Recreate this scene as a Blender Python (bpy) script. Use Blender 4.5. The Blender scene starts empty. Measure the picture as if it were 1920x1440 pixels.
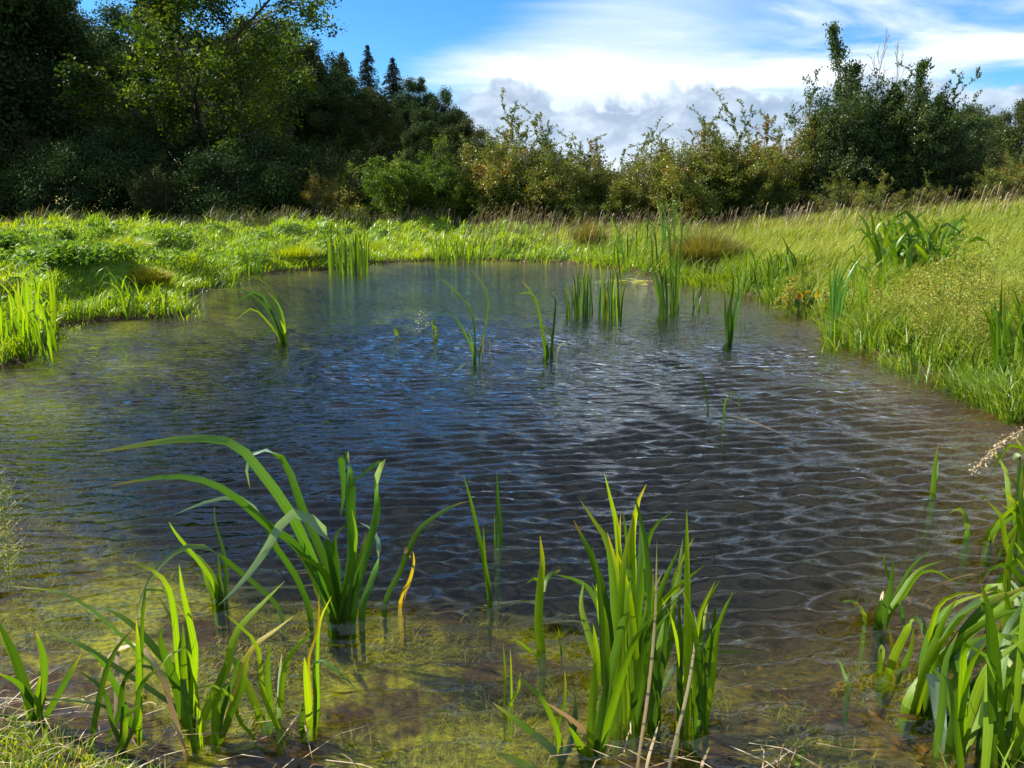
import bpy, math, random
import numpy as np
from mathutils import Vector
R = math.radians
SC = bpy.context.scene
COL = SC.collection

# ------------------------------------------------------------------ camera, sky, sun, exposure
H = 1.5; PITCH = R(13.4); F = 1450.0
cam = bpy.data.cameras.new('camera'); cam.sensor_width = 36.0; cam.lens = 36.0 * F / 1920.0
cam.clip_start = 0.05; cam.clip_end = 3000
camo = bpy.data.objects.new('camera', cam); COL.objects.link(camo)
camo.location = (0, 0, H); camo.rotation_euler = (R(90) - PITCH, 0, 0)
SC.camera = camo
SUN_ROT = R(-76); SUN_EL = R(39)
SD = Vector((math.sin(SUN_ROT) * math.cos(SUN_EL), math.cos(SUN_ROT) * math.cos(SUN_EL), math.sin(SUN_EL)))
sl = bpy.data.lights.new('sun', 'SUN'); sl.energy = 5.0; sl.angle = R(0.55); sl.color = (1.0, 0.93, 0.80)
so = bpy.data.objects.new('sun', sl); COL.objects.link(so); so.rotation_euler = (-SD).to_track_quat('-Z', 'Y').to_euler()
SC.view_settings.view_transform = 'Standard'; SC.view_settings.look = 'None'
SC.view_settings.exposure = 1.42; SC.view_settings.gamma = 1.0
SC.cycles.max_bounces = 7; SC.cycles.transparent_max_bounces = 14
SC.cycles.diffuse_bounces = 3; SC.cycles.glossy_bounces = 3; SC.cycles.transmission_bounces = 4
SC.cycles.caustics_reflective = False; SC.cycles.caustics_refractive = False
SC.cycles.use_denoising = True; SC.cycles.denoiser = 'OPENIMAGEDENOISE'
SC.cycles.sample_clamp_indirect = 4.0


class NT:
    """tiny node helper"""
    def __init__(s, tree): s.t = tree; s.n = tree.nodes; s.l = tree.links
    def add(s, typ, **kw):
        n = s.n.new(typ)
        for k, v in kw.items(): setattr(n, k, v)
        return n
    def link(s, a, b): s.l.new(a, b)
    def val(s, sock, v):
        if hasattr(v, 'is_linked') or hasattr(v, 'links'): s.l.new(v, sock)
        else: sock.default_value = v
    def m(s, op, a, b=0.0, c=0.0, clamp=False):
        n = s.add('ShaderNodeMath', operation=op); n.use_clamp = clamp
        s.val(n.inputs[0], a); s.val(n.inputs[1], b)
        if len(n.inputs) > 2: s.val(n.inputs[2], c)
        return n.outputs[0]
    def sm(s, v, a, b, o0=0.0, o1=1.0):
        n = s.add('ShaderNodeMapRange', interpolation_type='SMOOTHSTEP')
        s.val(n.inputs['Value'], v); n.inputs['From Min'].default_value = a; n.inputs['From Max'].default_value = b
        n.inputs['To Min'].default_value = o0; n.inputs['To Max'].default_value = o1
        return n.outputs['Result']
    def mix(s, f, a, b, blend='MIX'):
        n = s.add('ShaderNodeMix', data_type='RGBA', blend_type=blend)
        s.val(n.inputs[0], f); s.val(n.inputs[6], a if not isinstance(a, tuple) else (*a, 1)[:4]); s.val(n.inputs[7], b if not isinstance(b, tuple) else (*b, 1)[:4])
        return n.outputs[2]
    def noise(s, vec, scale, detail=3, rough=0.55, dist=0.0, col=False):
        n = s.add('ShaderNodeTexNoise'); s.link(vec, n.inputs['Vector'])
        n.inputs['Scale'].default_value = scale; n.inputs['Detail'].default_value = detail
        n.inputs['Roughness'].default_value = rough; n.inputs['Distortion'].default_value = dist
        return n.outputs['Color' if col else 'Fac']
    def mapping(s, vec, scale=(1, 1, 1), rot=(0, 0, 0), loc=(0, 0, 0)):
        n = s.add('ShaderNodeMapping'); s.link(vec, n.inputs[0])
        n.inputs['Scale'].default_value = scale; n.inputs['Rotation'].default_value = rot; n.inputs['Location'].default_value = loc
        return n.outputs[0]
    def ramp(s, f, stops):
        n = s.add('ShaderNodeValToRGB'); s.link(f, n.inputs[0]); e = n.color_ramp.elements
        while len(e) < len(stops): e.new(0.5)
        for k, (p, c) in enumerate(stops): e[k].position = p; e[k].color = (*c, 1)
        return n.outputs[0]


def make_world():
    w = bpy.data.worlds.new('World'); SC.world = w; w.use_nodes = True
    t = NT(w.node_tree); bg = t.n['Background']; bg.inputs[1].default_value = 0.072
    sky = t.add('ShaderNodeTexSky', sky_type='NISHITA'); sky.sun_disc = False
    sky.sun_elevation = SUN_EL; sky.sun_rotation = SUN_ROT
    sky.altitude = 100; sky.air_density = 1.0; sky.dust_density = 0.3; sky.ozone_density = 2.5
    hs = t.add('ShaderNodeHueSaturation'); hs.inputs['Saturation'].default_value = 1.25; hs.inputs['Value'].default_value = 1.0
    t.link(sky.outputs[0], hs.inputs['Color'])
    blue = t.mix(1.0, hs.outputs[0], (0.48, 0.80, 1.02), 'MULTIPLY')
    g = t.add('ShaderNodeTexCoord').outputs['Generated']
    sx = t.add('ShaderNodeSeparateXYZ'); t.link(g, sx.inputs[0]); x, y, z = sx.outputs
    az = t.m('MULTIPLY', t.m('ARCTAN2', x, y), 57.3)
    el = t.m('MULTIPLY', t.m('ARCSINE', z), 57.3)
    zz = t.m('ADD', t.m('MAXIMUM', z, 0.0), 0.16)
    cb = t.add('ShaderNodeCombineXYZ'); t.link(t.m('DIVIDE', x, zz), cb.inputs[0]); t.link(t.m('DIVIDE', y, zz), cb.inputs[1])
    pl = cb.outputs[0]
    st = t.mapping(pl, (0.7, 1.5, 1), (0, 0, R(-32)))
    n1 = t.noise(st, 1.15, 6, 0.54, 0.5)
    n2 = t.noise(pl, 0.8, 3, 0.5, 0.2)
    azb = t.m('ADD', t.m('MINIMUM', t.m('MAXIMUM', t.m('MULTIPLY', t.m('SUBTRACT', el, 7.0), 1.25), -1.0), 10.0), -7.5)
    f = t.m('SUBTRACT', az, azb)
    f = t.m('ADD', f, t.m('MULTIPLY', t.m('SUBTRACT', n1, 0.5), 16.0))
    f = t.m('ADD', f, t.m('MULTIPLY', t.m('SUBTRACT', n2, 0.5), 8.0))
    c1 = t.m('MULTIPLY', t.sm(f, -3.0, 6.5), t.sm(n1, 0.22, 0.52, 0.62, 1.0))
    thin = t.sm(n1, 0.36, 0.56)
    # blue rents further right
    rent = t.m('MULTIPLY', t.sm(az, 9.0, 22.0), t.sm(el, 14.0, 24.0, 1.0, 0.4))
    c1 = t.m('MULTIPLY', c1, t.m('ADD', t.m('MULTIPLY', thin, rent), t.m('SUBTRACT', 1.0, rent)))
    wis = t.m('MULTIPLY', t.sm(n1, 0.56, 0.78), 0.35)
    veil = t.m('MULTIPLY', t.sm(el, 16.0, 34.0), t.sm(n1, 0.30, 0.62, 0.22, 0.8))
    cir = t.m('MAXIMUM', t.m('MULTIPLY', c1, 0.95), t.m('MAXIMUM', wis, veil))
    bright = t.mix(t.sm(n1, 0.35, 0.65), (4.0, 5.0, 6.0), (5.9, 6.3, 6.7))
    skyc = t.mix(cir, blue, bright)
    # low lumpy cloud bank on the horizon
    ce = t.add('ShaderNodeCombineXYZ'); t.link(t.m('MULTIPLY', az, 0.1), ce.inputs[0]); t.link(t.m('MULTIPLY', el, 0.19), ce.inputs[1])
    ev = ce.outputs[0]
    n3 = t.noise(t.mapping(ev, (0.8, 0.25, 1), loc=(3.3, 0, 0)), 1.6, 5, 0.6, 0.2)
    n4 = t.noise(ev, 3.2, 7, 0.6, 0.4)
    top = t.m('ADD', t.m('MULTIPLY', n3, 9.0), 2.6)
    top = t.m('ADD', top, t.m('MULTIPLY', t.m('SUBTRACT', n4, 0.5), 3.2))
    d = t.m('SUBTRACT', top, el)
    c2 = t.m('MULTIPLY', t.sm(d, -0.25, 0.6), t.sm(az, -7.5, -1.5))
    dark = t.mix(t.sm(n4, 0.35, 0.75), (2.1, 2.8, 3.8), (4.2, 4.9, 5.7))
    dark = t.mix(t.sm(el, 1.0, 5.0), (4.8, 5.4, 6.0), dark)
    skyc = t.mix(t.m('MULTIPLY', c2, 0.9), skyc, dark)
    t.link(skyc, bg.inputs[0])


make_world()

# ------------------------------------------------------------------ numpy helpers
def hash2(ix, iy, seed):
    h = (ix.astype(np.int64) * 374761393 + iy.astype(np.int64) * 668265263 + seed * 974634777) & 0xFFFFFFFF
    h = ((h ^ (h >> 13)) * 1274126177) & 0xFFFFFFFF
    return ((h ^ (h >> 16)) & 0xFFFF) / 65535.0

def vnoise(x, y, seed=0):
    ix = np.floor(x); iy = np.floor(y); fx = x - ix; fy = y - iy
    fx = fx * fx * (3 - 2 * fx); fy = fy * fy * (3 - 2 * fy)
    a = hash2(ix, iy, seed); b = hash2(ix + 1, iy, seed); c = hash2(ix, iy + 1, seed); d = hash2(ix + 1, iy + 1, seed)
    return (a * (1 - fx) + b * fx) * (1 - fy) + (c * (1 - fx) + d * fx) * fy

def fbm(x, y, o=3, seed=0):
    s = 0; a = 0.5; tot = 0
    for k in range(o):
        s = s + a * vnoise(x * 2 ** k, y * 2 ** k, seed + k * 17); tot += a; a *= 0.5
    return s / tot

def sst(v, a, b):
    t = np.clip((v - a) / (b - a), 0, 1); return t * t * (3 - 2 * t)

cp, sp_ = math.cos(PITCH), math.sin(PITCH)
def ray(px, py):
    a = (px - 960) / F; b = (720 - py) / F
    return np.array([a, cp + b * sp_, -sp_ + b * cp])
def at_z(px, py, z=0.0):
    d = ray(px, py); t = (z - H) / d[2]; return np.array([d[0] * t, d[1] * t, z])
def at_y(px, py, Y):
    d = ray(px, py); t = Y / d[1]; return np.array([d[0] * t, Y, H + d[2] * t])

SH = [(0, 690), (58, 676), (112, 612), (190, 602), (352, 592), (338, 566), (365, 548), (432, 534), (455, 517), (545, 509),
      (640, 504), (720, 492), (850, 488), (960, 490), (1060, 493), (1150, 502), (1235, 516), (1330, 536), (1400, 552),
      (1490, 572), (1560, 604), (1620, 645), (1700, 686), (1780, 712), (1870, 748), (1935, 785)]
POLY = [at_z(*p)[:2] for p in SH]
POLY += [(3.75, 5.0), (3.5, 4.2), (3.2, 3.5), (2.75, 2.9), (2.15, 2.5), (1.75, 2.0), (1.3, 1.7), (0.7, 1.5), (0.1, 1.45), (-0.5, 1.55),
         (-1.05, 1.78), (-1.66, 2.02), (-2.0, 2.2), (-2.6, 2.45), (-3.5, 3.1), (-4.6, 4.3), (-5.4, 5.6), (-5.3, 6.6)]
POLY = np.array(POLY)

def sdist(x, y):
    """distance to the waterline, positive on land"""
    shp = x.shape; P = np.stack([x.ravel(), y.ravel()], 1)
    best = np.full(len(P), 1e9); ins = np.zeros(len(P), bool)
    for k in range(len(POLY)):
        a = POLY[k]; b = POLY[(k + 1) % len(POLY)]; e = b - a
        w = P - a; t = np.clip((w @ e) / (e @ e), 0, 1)
        dd = w - t[:, None] * e; best = np.minimum(best, (dd ** 2).sum(1))
        c = ((a[1] <= P[:, 1]) & (b[1] > P[:, 1])) | ((b[1] <= P[:, 1]) & (a[1] > P[:, 1]))
        with np.errstate(divide='ignore', invalid='ignore'):
            xi = a[0] + (P[:, 1] - a[1]) / (b[1] - a[1]) * e[0]
        ins ^= c & (P[:, 0] < xi)
    d = np.sqrt(best); d[ins] *= -1
    return d.reshape(shp)

def height(x, y, d=None):
    if d is None: d = sdist(x, y)
    d = d + (fbm(x * 2.2, y * 2.2, 3, 5) - 0.5) * (0.22 + 0.4 * sst(x, 1.5, 4.0)) * sst(np.abs(y), 1.0, 6.0)
    di = np.maximum(-d, 0)
    lf = 1 - 0.45 * sst(-x, 0.3, 4.0)
    wob = (fbm(x * 0.9, y * 0.9, 3, 91) - 0.5) * 2.4
    shelf = 0.22 + 0.2 * sst(-x, -1, 1) + 1.3 * (1 - sst(y + wob, 2.0, 4.6)) * (1 - 0.75 * sst(x, 0.5, 1.6)) + 0.9 * sst(-x, 1.5, 4.0) * (1 - sst(y, 9, 13))
    dep = (0.18 + 0.12 * sst(x, 0.3, 1.2)) * np.minimum(di, shelf + 0.3) + 1.7 * (1 - np.exp(-(np.maximum(di - shelf, 0) / 2.0) ** 1.7)) * (1 - 0.45 * sst(-x, 1.2, 4.0))
    dep = dep + (fbm(x * 4, y * 4, 4, 61) - 0.5) * 0.11 * sst(di, 0.1, 0.4)
    dep = dep * (0.9 + 0.3 * fbm(x * 1.3, y * 1.3, 3, 9)) + 0.015 * fbm(x * 9, y * 9, 2, 3) * np.minimum(di * 5, 1)
    dp = np.maximum(d, 0)
    left = 1 - sst(x, -2.5, 3.0)
    hm = fbm(x * 0.75 + 3, y * 0.75, 2, 21)
    hum = sst(hm, 0.40, 0.72) * 0.46 + (fbm(x * 1.7, y * 1.7, 2, 31) - 0.5) * 0.46
    far = sst(y, 6, 9)
    land = 0.035 + 0.22 * (1 - np.exp(-dp / 0.9)) + hum * sst(dp, 0.1, 1.0) * (0.3 + 0.7 * left) * far * (1 - sst(y, 28, 34))
    land = land + sst(x, -1.0, 17.0) * 1.0 * sst(dp, 0.5, 14.0) * sst(y, 0, 10)
    land = land + (sst(y, 34, 85) * 5.0 * (1 - sst(x, -8, 3))) + (fbm(x * .05, y * .05, 2, 8) - .5) * 1.2 * sst(y, 45, 90)
    near = 1 - sst(y, 2.2, 4.5)
    land = land * (1 - near) + near * (0.02 + 0.14 * (1 - np.exp(-dp / 0.5)))
    return np.where(d > 0, land, -dep)

def h1(x, y): return float(height(np.array([float(x)]), np.array([float(y)]))[0])
def hit(px, py, maxy=80):
    d = ray(px, py); Y = np.concatenate([np.arange(1.2, 12, 0.03), np.arange(12, maxy, 0.1)]); t = Y / d[1]
    X = d[0] * t; Z = H + d[2] * t; g = np.maximum(height(X, Y), 0.0)
    k = np.argmax(Z <= g)
    if Z[k] > g[k]: k = len(Y) - 1
    return np.array([X[k], Y[k], g[k]])


def link(o, parent=None):
    COL.objects.link(o)
    if parent is not None: o.parent = parent
    return o
def tag(o, label=None, cat=None, group=None, kind=None):
    for k, v in (('label', label), ('category', cat), ('group', group), ('kind', kind)):
        if v: o[k] = v
    return o
def empty(name, loc=(0, 0, 0), rz=0.0, sc=1.0):
    o = bpy.data.objects.new(name, None); o.empty_display_size = 0.1
    o.location = tuple(loc); o.rotation_euler = (0, 0, rz); o.scale = (sc, sc, sc) if not isinstance(sc, tuple) else sc
    return link(o)

def mesh(name, V, loops, tot, mats, attrs=None, uv=None, smooth=True, midx=None):
    me = bpy.data.meshes.new(name)
    V = np.asarray(V, np.float32); loops = np.asarray(loops, np.int32).ravel(); tot = np.asarray(tot, np.int32)
    me.vertices.add(len(V)); me.vertices.foreach_set('co', V.ravel())
    me.loops.add(len(loops)); me.loops.foreach_set('vertex_index', loops)
    me.polygons.add(len(tot)); st = np.concatenate([[0], np.cumsum(tot)[:-1]]).astype(np.int32)
    me.polygons.foreach_set('loop_start', st)
    if smooth: me.polygons.foreach_set('use_smooth', np.ones(len(tot), bool))
    if midx is not None: me.polygons.foreach_set('material_index', np.asarray(midx, np.int32))
    for k, a in (attrs or {}).items():
        at = me.attributes.new(k, 'FLOAT', 'POINT'); at.data.foreach_set('value', np.asarray(a, np.float32))
    if uv is not None:
        u = me.uv_layers.new(name='UVMap'); u.data.foreach_set('uv', np.asarray(uv, np.float32)[loops].ravel())
    for m in (mats if isinstance(mats, (list, tuple)) else [mats]): me.materials.append(m)
    me.update(calc_edges=True); me.validate()
    return me
def obj(name, me, parent=None): return link(bpy.data.objects.new(name, me), parent)

# ------------------------------------------------------------------ materials
def new_mat(name):
    m = bpy.data.materials.new(name); m.use_nodes = True; t = NT(m.node_tree)
    for n in list(t.n): t.n.remove(n)
    out = t.add('ShaderNodeOutputMaterial'); return m, t, out

def leaf_mat(name, stops, trans=0.45, gloss=0.06, rough=0.4, tint=(1.25, 1.15, 0.35), tip=None, near=False, back=None, scale=0.35, var=0.35):
    """blade / leaf tissue: colour by a per-leaf random number, broad noise drift, light passing through"""
    m, t, out = new_mat(name)
    a = t.add('ShaderNodeAttribute', attribute_name='rnd').outputs['Fac']
    pos = t.add('ShaderNodeNewGeometry')
    n = t.noise(pos.outputs['Position'], scale, 2)
    fac = t.m('ADD', a, t.m('MULTIPLY', t.m('SUBTRACT', n, 0.5), var * 2), clamp=True)
    if near:
        oi = t.add('ShaderNodeObjectInfo').outputs['Random']
        fac = t.m('ADD', t.m('MULTIPLY', oi, 0.75), t.m('MULTIPLY', n, 0.25), clamp=True)
    col = t.ramp(fac, stops)
    if tip:
        h = t.add('ShaderNodeAttribute', attribute_name='tt').outputs['Fac']
        col = t.mix(t.sm(h, tip[1], tip[2]), col, tip[0])
    bump = None
    if near:
        uvn = t.add('ShaderNodeTexCoord').outputs['UV']
        s = t.noise(t.mapping(uvn, (22, 0.6, 1)), 1.0, 3, 0.6)
        s2 = t.noise(t.mapping(uvn, (3, 5, 1)), 1.0, 4, 0.6)
        col = t.mix(t.sm(s, 0.3, 0.75), t.mix(1.0, col, (0.58, 0.62, 0.5), 'MULTIPLY'), col)
        col = t.mix(t.m('MULTIPLY', t.sm(s2, 0.58, 0.8), 0.35), col, t.mix(1.0, col, (1.5, 1.15, 0.6), 'MULTIPLY'))
        sx = t.add('ShaderNodeSeparateXYZ'); t.link(uvn, sx.inputs[0])
        rib = t.m('ABSOLUTE', t.m('SUBTRACT', sx.outputs[0], 0.5))
        col = t.mix(t.sm(rib, 0.0, 0.09, 0.4, 0.0), col, t.mix(1.0, col, (1.7, 1.6, 1.3), 'MULTIPLY'))
        ln = sx.outputs[1]; o7 = t.m('FRACT', t.m('MULTIPLY', oi, 7.31))
        s3 = t.noise(t.mapping(uvn, (1.5, 9, 1)), 1.0, 5, 0.7)
        edge = t.m('ADD', ln, t.m('MULTIPLY', t.m('SUBTRACT', s3, 0.5), 0.25))
        col = t.mix(t.m('MULTIPLY', t.sm(edge, 0.90, 1.0), t.sm(o7, 0.35, 0.6)), col, (0.30, 0.17, 0.05))
        col = t.mix(t.m('MULTIPLY', t.sm(edge, 0.70, 0.98), t.m('MULTIPLY', t.sm(o7, 0.5, 0.9), 0.6)), col, (0.36, 0.36, 0.03))
        s4 = t.noise(t.mapping(uvn, (6, 60, 1), loc=(3, 1, 0)), 1.0, 2, 0.5)
        col = t.mix(t.m('MULTIPLY', t.sm(s4, 0.70, 0.76), 0.7), col, (0.16, 0.10, 0.03))
        col = t.mix(t.sm(ln, 0.0, 0.16, 0.55, 0.0), col, (0.20, 0.17, 0.06))
        b = t.add('ShaderNodeBump'); b.inputs['Strength'].default_value = 0.5; b.inputs['Distance'].default_value = 0.002
        t.link(s, b.inputs['Height']); bump = b.outputs[0]
    if back:
        col = t.mix(t.m('MULTIPLY', pos.outputs['Backfacing'], 0.8), col, back)
    di = t.add('ShaderNodeBsdfDiffuse'); t.link(col, di.inputs[0])
    tr = t.add('ShaderNodeBsdfTranslucent'); t.link(t.mix(1.0, col, tint, 'MULTIPLY'), tr.inputs[0])
    mx = t.add('ShaderNodeMixShader'); mx.inputs[0].default_value = trans
    t.link(di.outputs[0], mx.inputs[1]); t.link(tr.outputs[0], mx.inputs[2])
    gl = t.add('ShaderNodeBsdfGlossy'); gl.inputs['Roughness'].default_value = rough
    gl.inputs[0].default_value = (0.9, 0.95, 1.0, 1)
    fr = t.add('ShaderNodeLayerWeight'); fr.inputs['Blend'].default_value = 0.5
    if bump:
        for q in (di, gl): t.link(bump, q.inputs['Normal'])
    mg = t.add('ShaderNodeMixShader'); t.link(t.m('ADD', t.m('MULTIPLY', t.m('POWER', fr.outputs['Facing'], 4.0), 0.10 if near else 0.14 if gloss > 0.03 else 0.05), gloss * 0.45), mg.inputs[0])
    t.link(mx.outputs[0], mg.inputs[1]); t.link(gl.outputs[0], mg.inputs[2])
    t.link(mg.outputs[0], out.inputs[0])
    return m

def plain_mat(name, c1, c2, scale=4.0, rough=0.9, stretch=(1, 1, 1), bump=0.4):
    m, t, out = new_mat(name)
    p = t.add('ShaderNodeBsdfPrincipled'); co = t.add('ShaderNodeTexCoord').outputs['Object']
    n = t.noise(t.mapping(co, stretch), scale, 5, 0.6)
    t.link(t.mix(t.sm(n, 0.3, 0.7), c1, c2), p.inputs['Base Color']); p.inputs['Roughness'].default_value = rough
    p.inputs['Specular IOR Level'].default_value = 0.25
    b = t.add('ShaderNodeBump'); b.inputs['Strength'].default_value = bump; b.inputs['Distance'].default_value = 0.02
    t.link(n, b.inputs['Height']); t.link(b.outputs[0], p.inputs['Normal']); t.link(p.outputs[0], out.inputs[0])
    return m

M = {}
M['bark'] = plain_mat('bark', (0.035, 0.028, 0.02), (0.10, 0.085, 0.065), 3.0, stretch=(3, 3, 0.6))
M['greybark'] = plain_mat('grey_bark', (0.10, 0.09, 0.075), (0.26, 0.24, 0.20), 4.0, stretch=(3, 3, 0.6))
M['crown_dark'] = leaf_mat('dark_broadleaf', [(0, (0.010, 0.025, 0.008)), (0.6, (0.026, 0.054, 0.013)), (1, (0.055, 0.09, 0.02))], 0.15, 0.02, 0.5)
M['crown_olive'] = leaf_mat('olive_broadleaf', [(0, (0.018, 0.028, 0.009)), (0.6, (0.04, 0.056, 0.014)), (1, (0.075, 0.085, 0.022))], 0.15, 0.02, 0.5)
M['crown_hero'] = leaf_mat('hero_broadleaf', [(0, (0.012, 0.028, 0.007)), (0.5, (0.032, 0.068, 0.010)), (0.8, (0.085, 0.14, 0.012)), (1, (0.22, 0.25, 0.014))], 0.5, 0.02, 0.45)
M['crown_conifer'] = leaf_mat('conifer_needles', [(0, (0.006, 0.016, 0.009)), (1, (0.018, 0.036, 0.018))], 0.06, 0.01, 0.6)
M['crown_haw'] = leaf_mat('hawthorn_leaves', [(0, (0.04, 0.068, 0.010)), (0.5, (0.11, 0.145, 0.016)), (0.8, (0.20, 0.20, 0.025)), (0.93, (0.20, 0.12, 0.02)), (1, (0.20, 0.055, 0.015))], 0.42, 0.05, 0.4, var=0.25)
M['crown_gold'] = leaf_mat('yellowing_leaves', [(0, (0.03, 0.045, 0.008)), (0.45, (0.11, 0.11, 0.014)), (0.8, (0.26, 0.20, 0.018)), (1, (0.26, 0.11, 0.015))], 0.4, 0.05, 0.4, var=0.2)
M['crown_ash'] = leaf_mat('ash_leaves', [(0, (0.018, 0.042, 0.010)), (0.6, (0.042, 0.078, 0.014)), (1, (0.09, 0.125, 0.02))], 0.35, 0.04, 0.4)
M['crown_willow'] = leaf_mat('willow_leaves', [(0, (0.026, 0.062, 0.010)), (0.6, (0.06, 0.115, 0.014)), (1, (0.15, 0.20, 0.02))], 0.45, 0.02, 0.4)
M['grass_left'] = leaf_mat('pasture_grass', [(0, (0.085, 0.17, 0.006)), (0.45, (0.19, 0.31, 0.008)), (0.75, (0.28, 0.34, 0.012)), (1, (0.40, 0.37, 0.045))], 0.52, 0.07, 0.4, scale=0.6, var=0.4, tint=(1.3, 1.2, 0.25))
M['grass_meadow'] = leaf_mat('meadow_grass', [(0, (0.07, 0.14, 0.012)), (0.4, (0.16, 0.23, 0.016)), (0.75, (0.27, 0.30, 0.04)), (1, (0.42, 0.37, 0.12))], 0.48, 0.02, 0.45, tip=((0.36, 0.34, 0.10), 0.7, 1.3), scale=0.35, var=0.35, tint=(1.15, 1.1, 0.5))
M['grass_seed'] = leaf_mat('seeding_grass', [(0, (0.09, 0.065, 0.035)), (0.6, (0.20, 0.14, 0.08)), (1, (0.40, 0.32, 0.19))], 0.3, 0.03, 0.5)
M['rough_veg'] = leaf_mat('rough_undergrowth', [(0, (0.03, 0.05, 0.012)), (0.6, (0.07, 0.09, 0.02)), (0.85, (0.19, 0.17, 0.06)), (1, (0.36, 0.31, 0.16))], 0.3, 0.04, 0.5)
M['tussock'] = leaf_mat('yellow_tussock', [(0, (0.16, 0.22, 0.01)), (0.6, (0.32, 0.32, 0.02)), (1, (0.45, 0.38, 0.05))], 0.5, 0.05, 0.5)
M['tussock_brown'] = leaf_mat('rushy_tussock', [(0, (0.08, 0.11, 0.016)), (0.6, (0.18, 0.18, 0.03)), (1, (0.32, 0.22, 0.07))], 0.4, 0.05, 0.5)
M['panicle'] = leaf_mat('seed_panicle', [(0, (0.14, 0.22, 0.012)), (0.55, (0.28, 0.31, 0.025)), (1, (0.46, 0.31, 0.07))], 0.45, 0.04, 0.5, var=0.15)
M['reed'] = leaf_mat('reed_blade', [(0, (0.035, 0.095, 0.010)), (0.5, (0.075, 0.165, 0.012)), (1, (0.14, 0.25, 0.015))], 0.5, 0.04, 0.36, near=True, back=(0.12, 0.20, 0.06))
M['reed_bright'] = leaf_mat('bright_reed_blade', [(0, (0.10, 0.22, 0.008)), (0.5, (0.18, 0.32, 0.010)), (1, (0.28, 0.40, 0.012))], 0.6, 0.04, 0.36, near=True, back=(0.13, 0.24, 0.08))
M['reed_glauc'] = leaf_mat('glaucous_reed_blade', [(0, (0.05, 0.16, 0.012)), (0.5, (0.08, 0.21, 0.016)), (1, (0.12, 0.27, 0.02))], 0.45, 0.06, 0.34, near=True, back=(0.22, 0.33, 0.25))
M['reed_pale'] = leaf_mat('pale_bent_blade', [(0, (0.22, 0.34, 0.16)), (1, (0.32, 0.42, 0.22))], 0.4, 0.12, 0.4, near=True, back=(0.30, 0.40, 0.30))
M['reed_yellow'] = leaf_mat('yellowed_blade', [(0, (0.42, 0.34, 0.02)), (1, (0.55, 0.40, 0.03))], 0.45, 0.08, 0.4, near=True)
M['dead'] = leaf_mat('dead_blade', [(0, (0.30, 0.20, 0.11)), (0.6, (0.46, 0.34, 0.20)), (1, (0.58, 0.48, 0.34))], 0.3, 0.06, 0.5, near=True, tint=(1.2, .9, .6))
M['straw'] = leaf_mat('straw_litter', [(0, (0.10, 0.065, 0.03)), (0.5, (0.25, 0.18, 0.09)), (1, (0.48, 0.40, 0.28))], 0.2, 0.05, 0.5, tint=(1.2, .9, .6))
M['broad'] = leaf_mat('broad_water_leaf', [(0, (0.02, 0.055, 0.012)), (0.6, (0.05, 0.12, 0.016)), (1, (0.14, 0.20, 0.02))], 0.35, 0.10, 0.3, near=True)
M['weed'] = leaf_mat('submerged_weed', [(0, (0.08, 0.10, 0.006)), (0.4, (0.20, 0.22, 0.010)), (0.8, (0.36, 0.34, 0.02)), (1, (0.50, 0.42, 0.08))], 0.35, 0.03, 0.5, scale=1.6, var=0.4)
M['herb'] = leaf_mat('bank_herb', [(0, (0.05, 0.12, 0.012)), (0.6, (0.11, 0.22, 0.02)), (1, (0.20, 0.30, 0.05))], 0.45, 0.02, 0.5)
M['floret'] = leaf_mat('white_floret', [(0, (0.6, 0.62, 0.55)), (1, (0.8, 0.8, 0.75))], 0.4, 0.02, 0.5, tint=(1, 1, 1), var=0.1)
M['litter'] = leaf_mat('sunken_leaf', [(0, (0.08, 0.04, 0.012)), (0.5, (0.20, 0.10, 0.02)), (1, (0.36, 0.20, 0.04))], 0.2, 0.05, 0.5, tint=(1, .8, .5))

def ground_mat():
    m, t, out = new_mat('ground_earth')
    g = t.add('ShaderNodeNewGeometry').outputs['Position']
    s = t.add('ShaderNodeSeparateXYZ'); t.link(g, s.inputs[0]); x, y, z = s.outputs
    na = t.noise(g, 1.1, 5, 0.6, 0.6); nb = t.noise(g, 9.0, 6, 0.65, 0.5); nc = t.noise(g, 38.0, 4, 0.6)
    turf = t.mix(t.sm(nb, 0.35, 0.7), (0.04, 0.085, 0.008), (0.10, 0.17, 0.016))
    dry = t.mix(nb, (0.42, 0.33, 0.10), (0.26, 0.28, 0.07))
    turf = t.mix(t.sm(y, 35.0, 39.0), turf, dry)
    mud = t.mix(t.sm(nb, 0.3, 0.7), (0.020, 0.014, 0.008), (0.075, 0.05, 0.025))
    land = t.mix(t.sm(z, 0.03, 0.10), mud, turf)
    alg = t.mix(t.sm(nc, 0.35, 0.68), (0.09, 0.10, 0.005), (0.40, 0.37, 0.015))
    silt = t.mix(t.sm(nc, 0.3, 0.7), (0.012, 0.009, 0.006), (0.085, 0.042, 0.015))
    am = t.m('MULTIPLY', t.sm(t.m('ADD', t.m('MULTIPLY', na, 0.7), t.m('MULTIPLY', nb, 0.3)), 0.45, 0.56), t.sm(t.m('ADD', x, t.m('MULTIPLY', na, 2.0)), 0.7, 2.6, 1.0, 0.12))
    bot = t.mix(am, silt, alg)
    col = t.mix(t.sm(z, -0.03, 0.0), bot, land)
    p = t.add('ShaderNodeBsdfPrincipled'); t.link(col, p.inputs['Base Color']); p.inputs['Roughness'].default_value = 0.9
    p.inputs['Specular IOR Level'].default_value = 0.15
    b = t.add('ShaderNodeBump'); b.inputs['Distance'].default_value = 0.03; b.inputs['Strength'].default_value = 0.8
    t.link(nb, b.inputs['Height']); t.link(b.outputs[0], p.inputs['Normal']); t.link(p.outputs[0], out.inputs[0])
    return m

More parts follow.
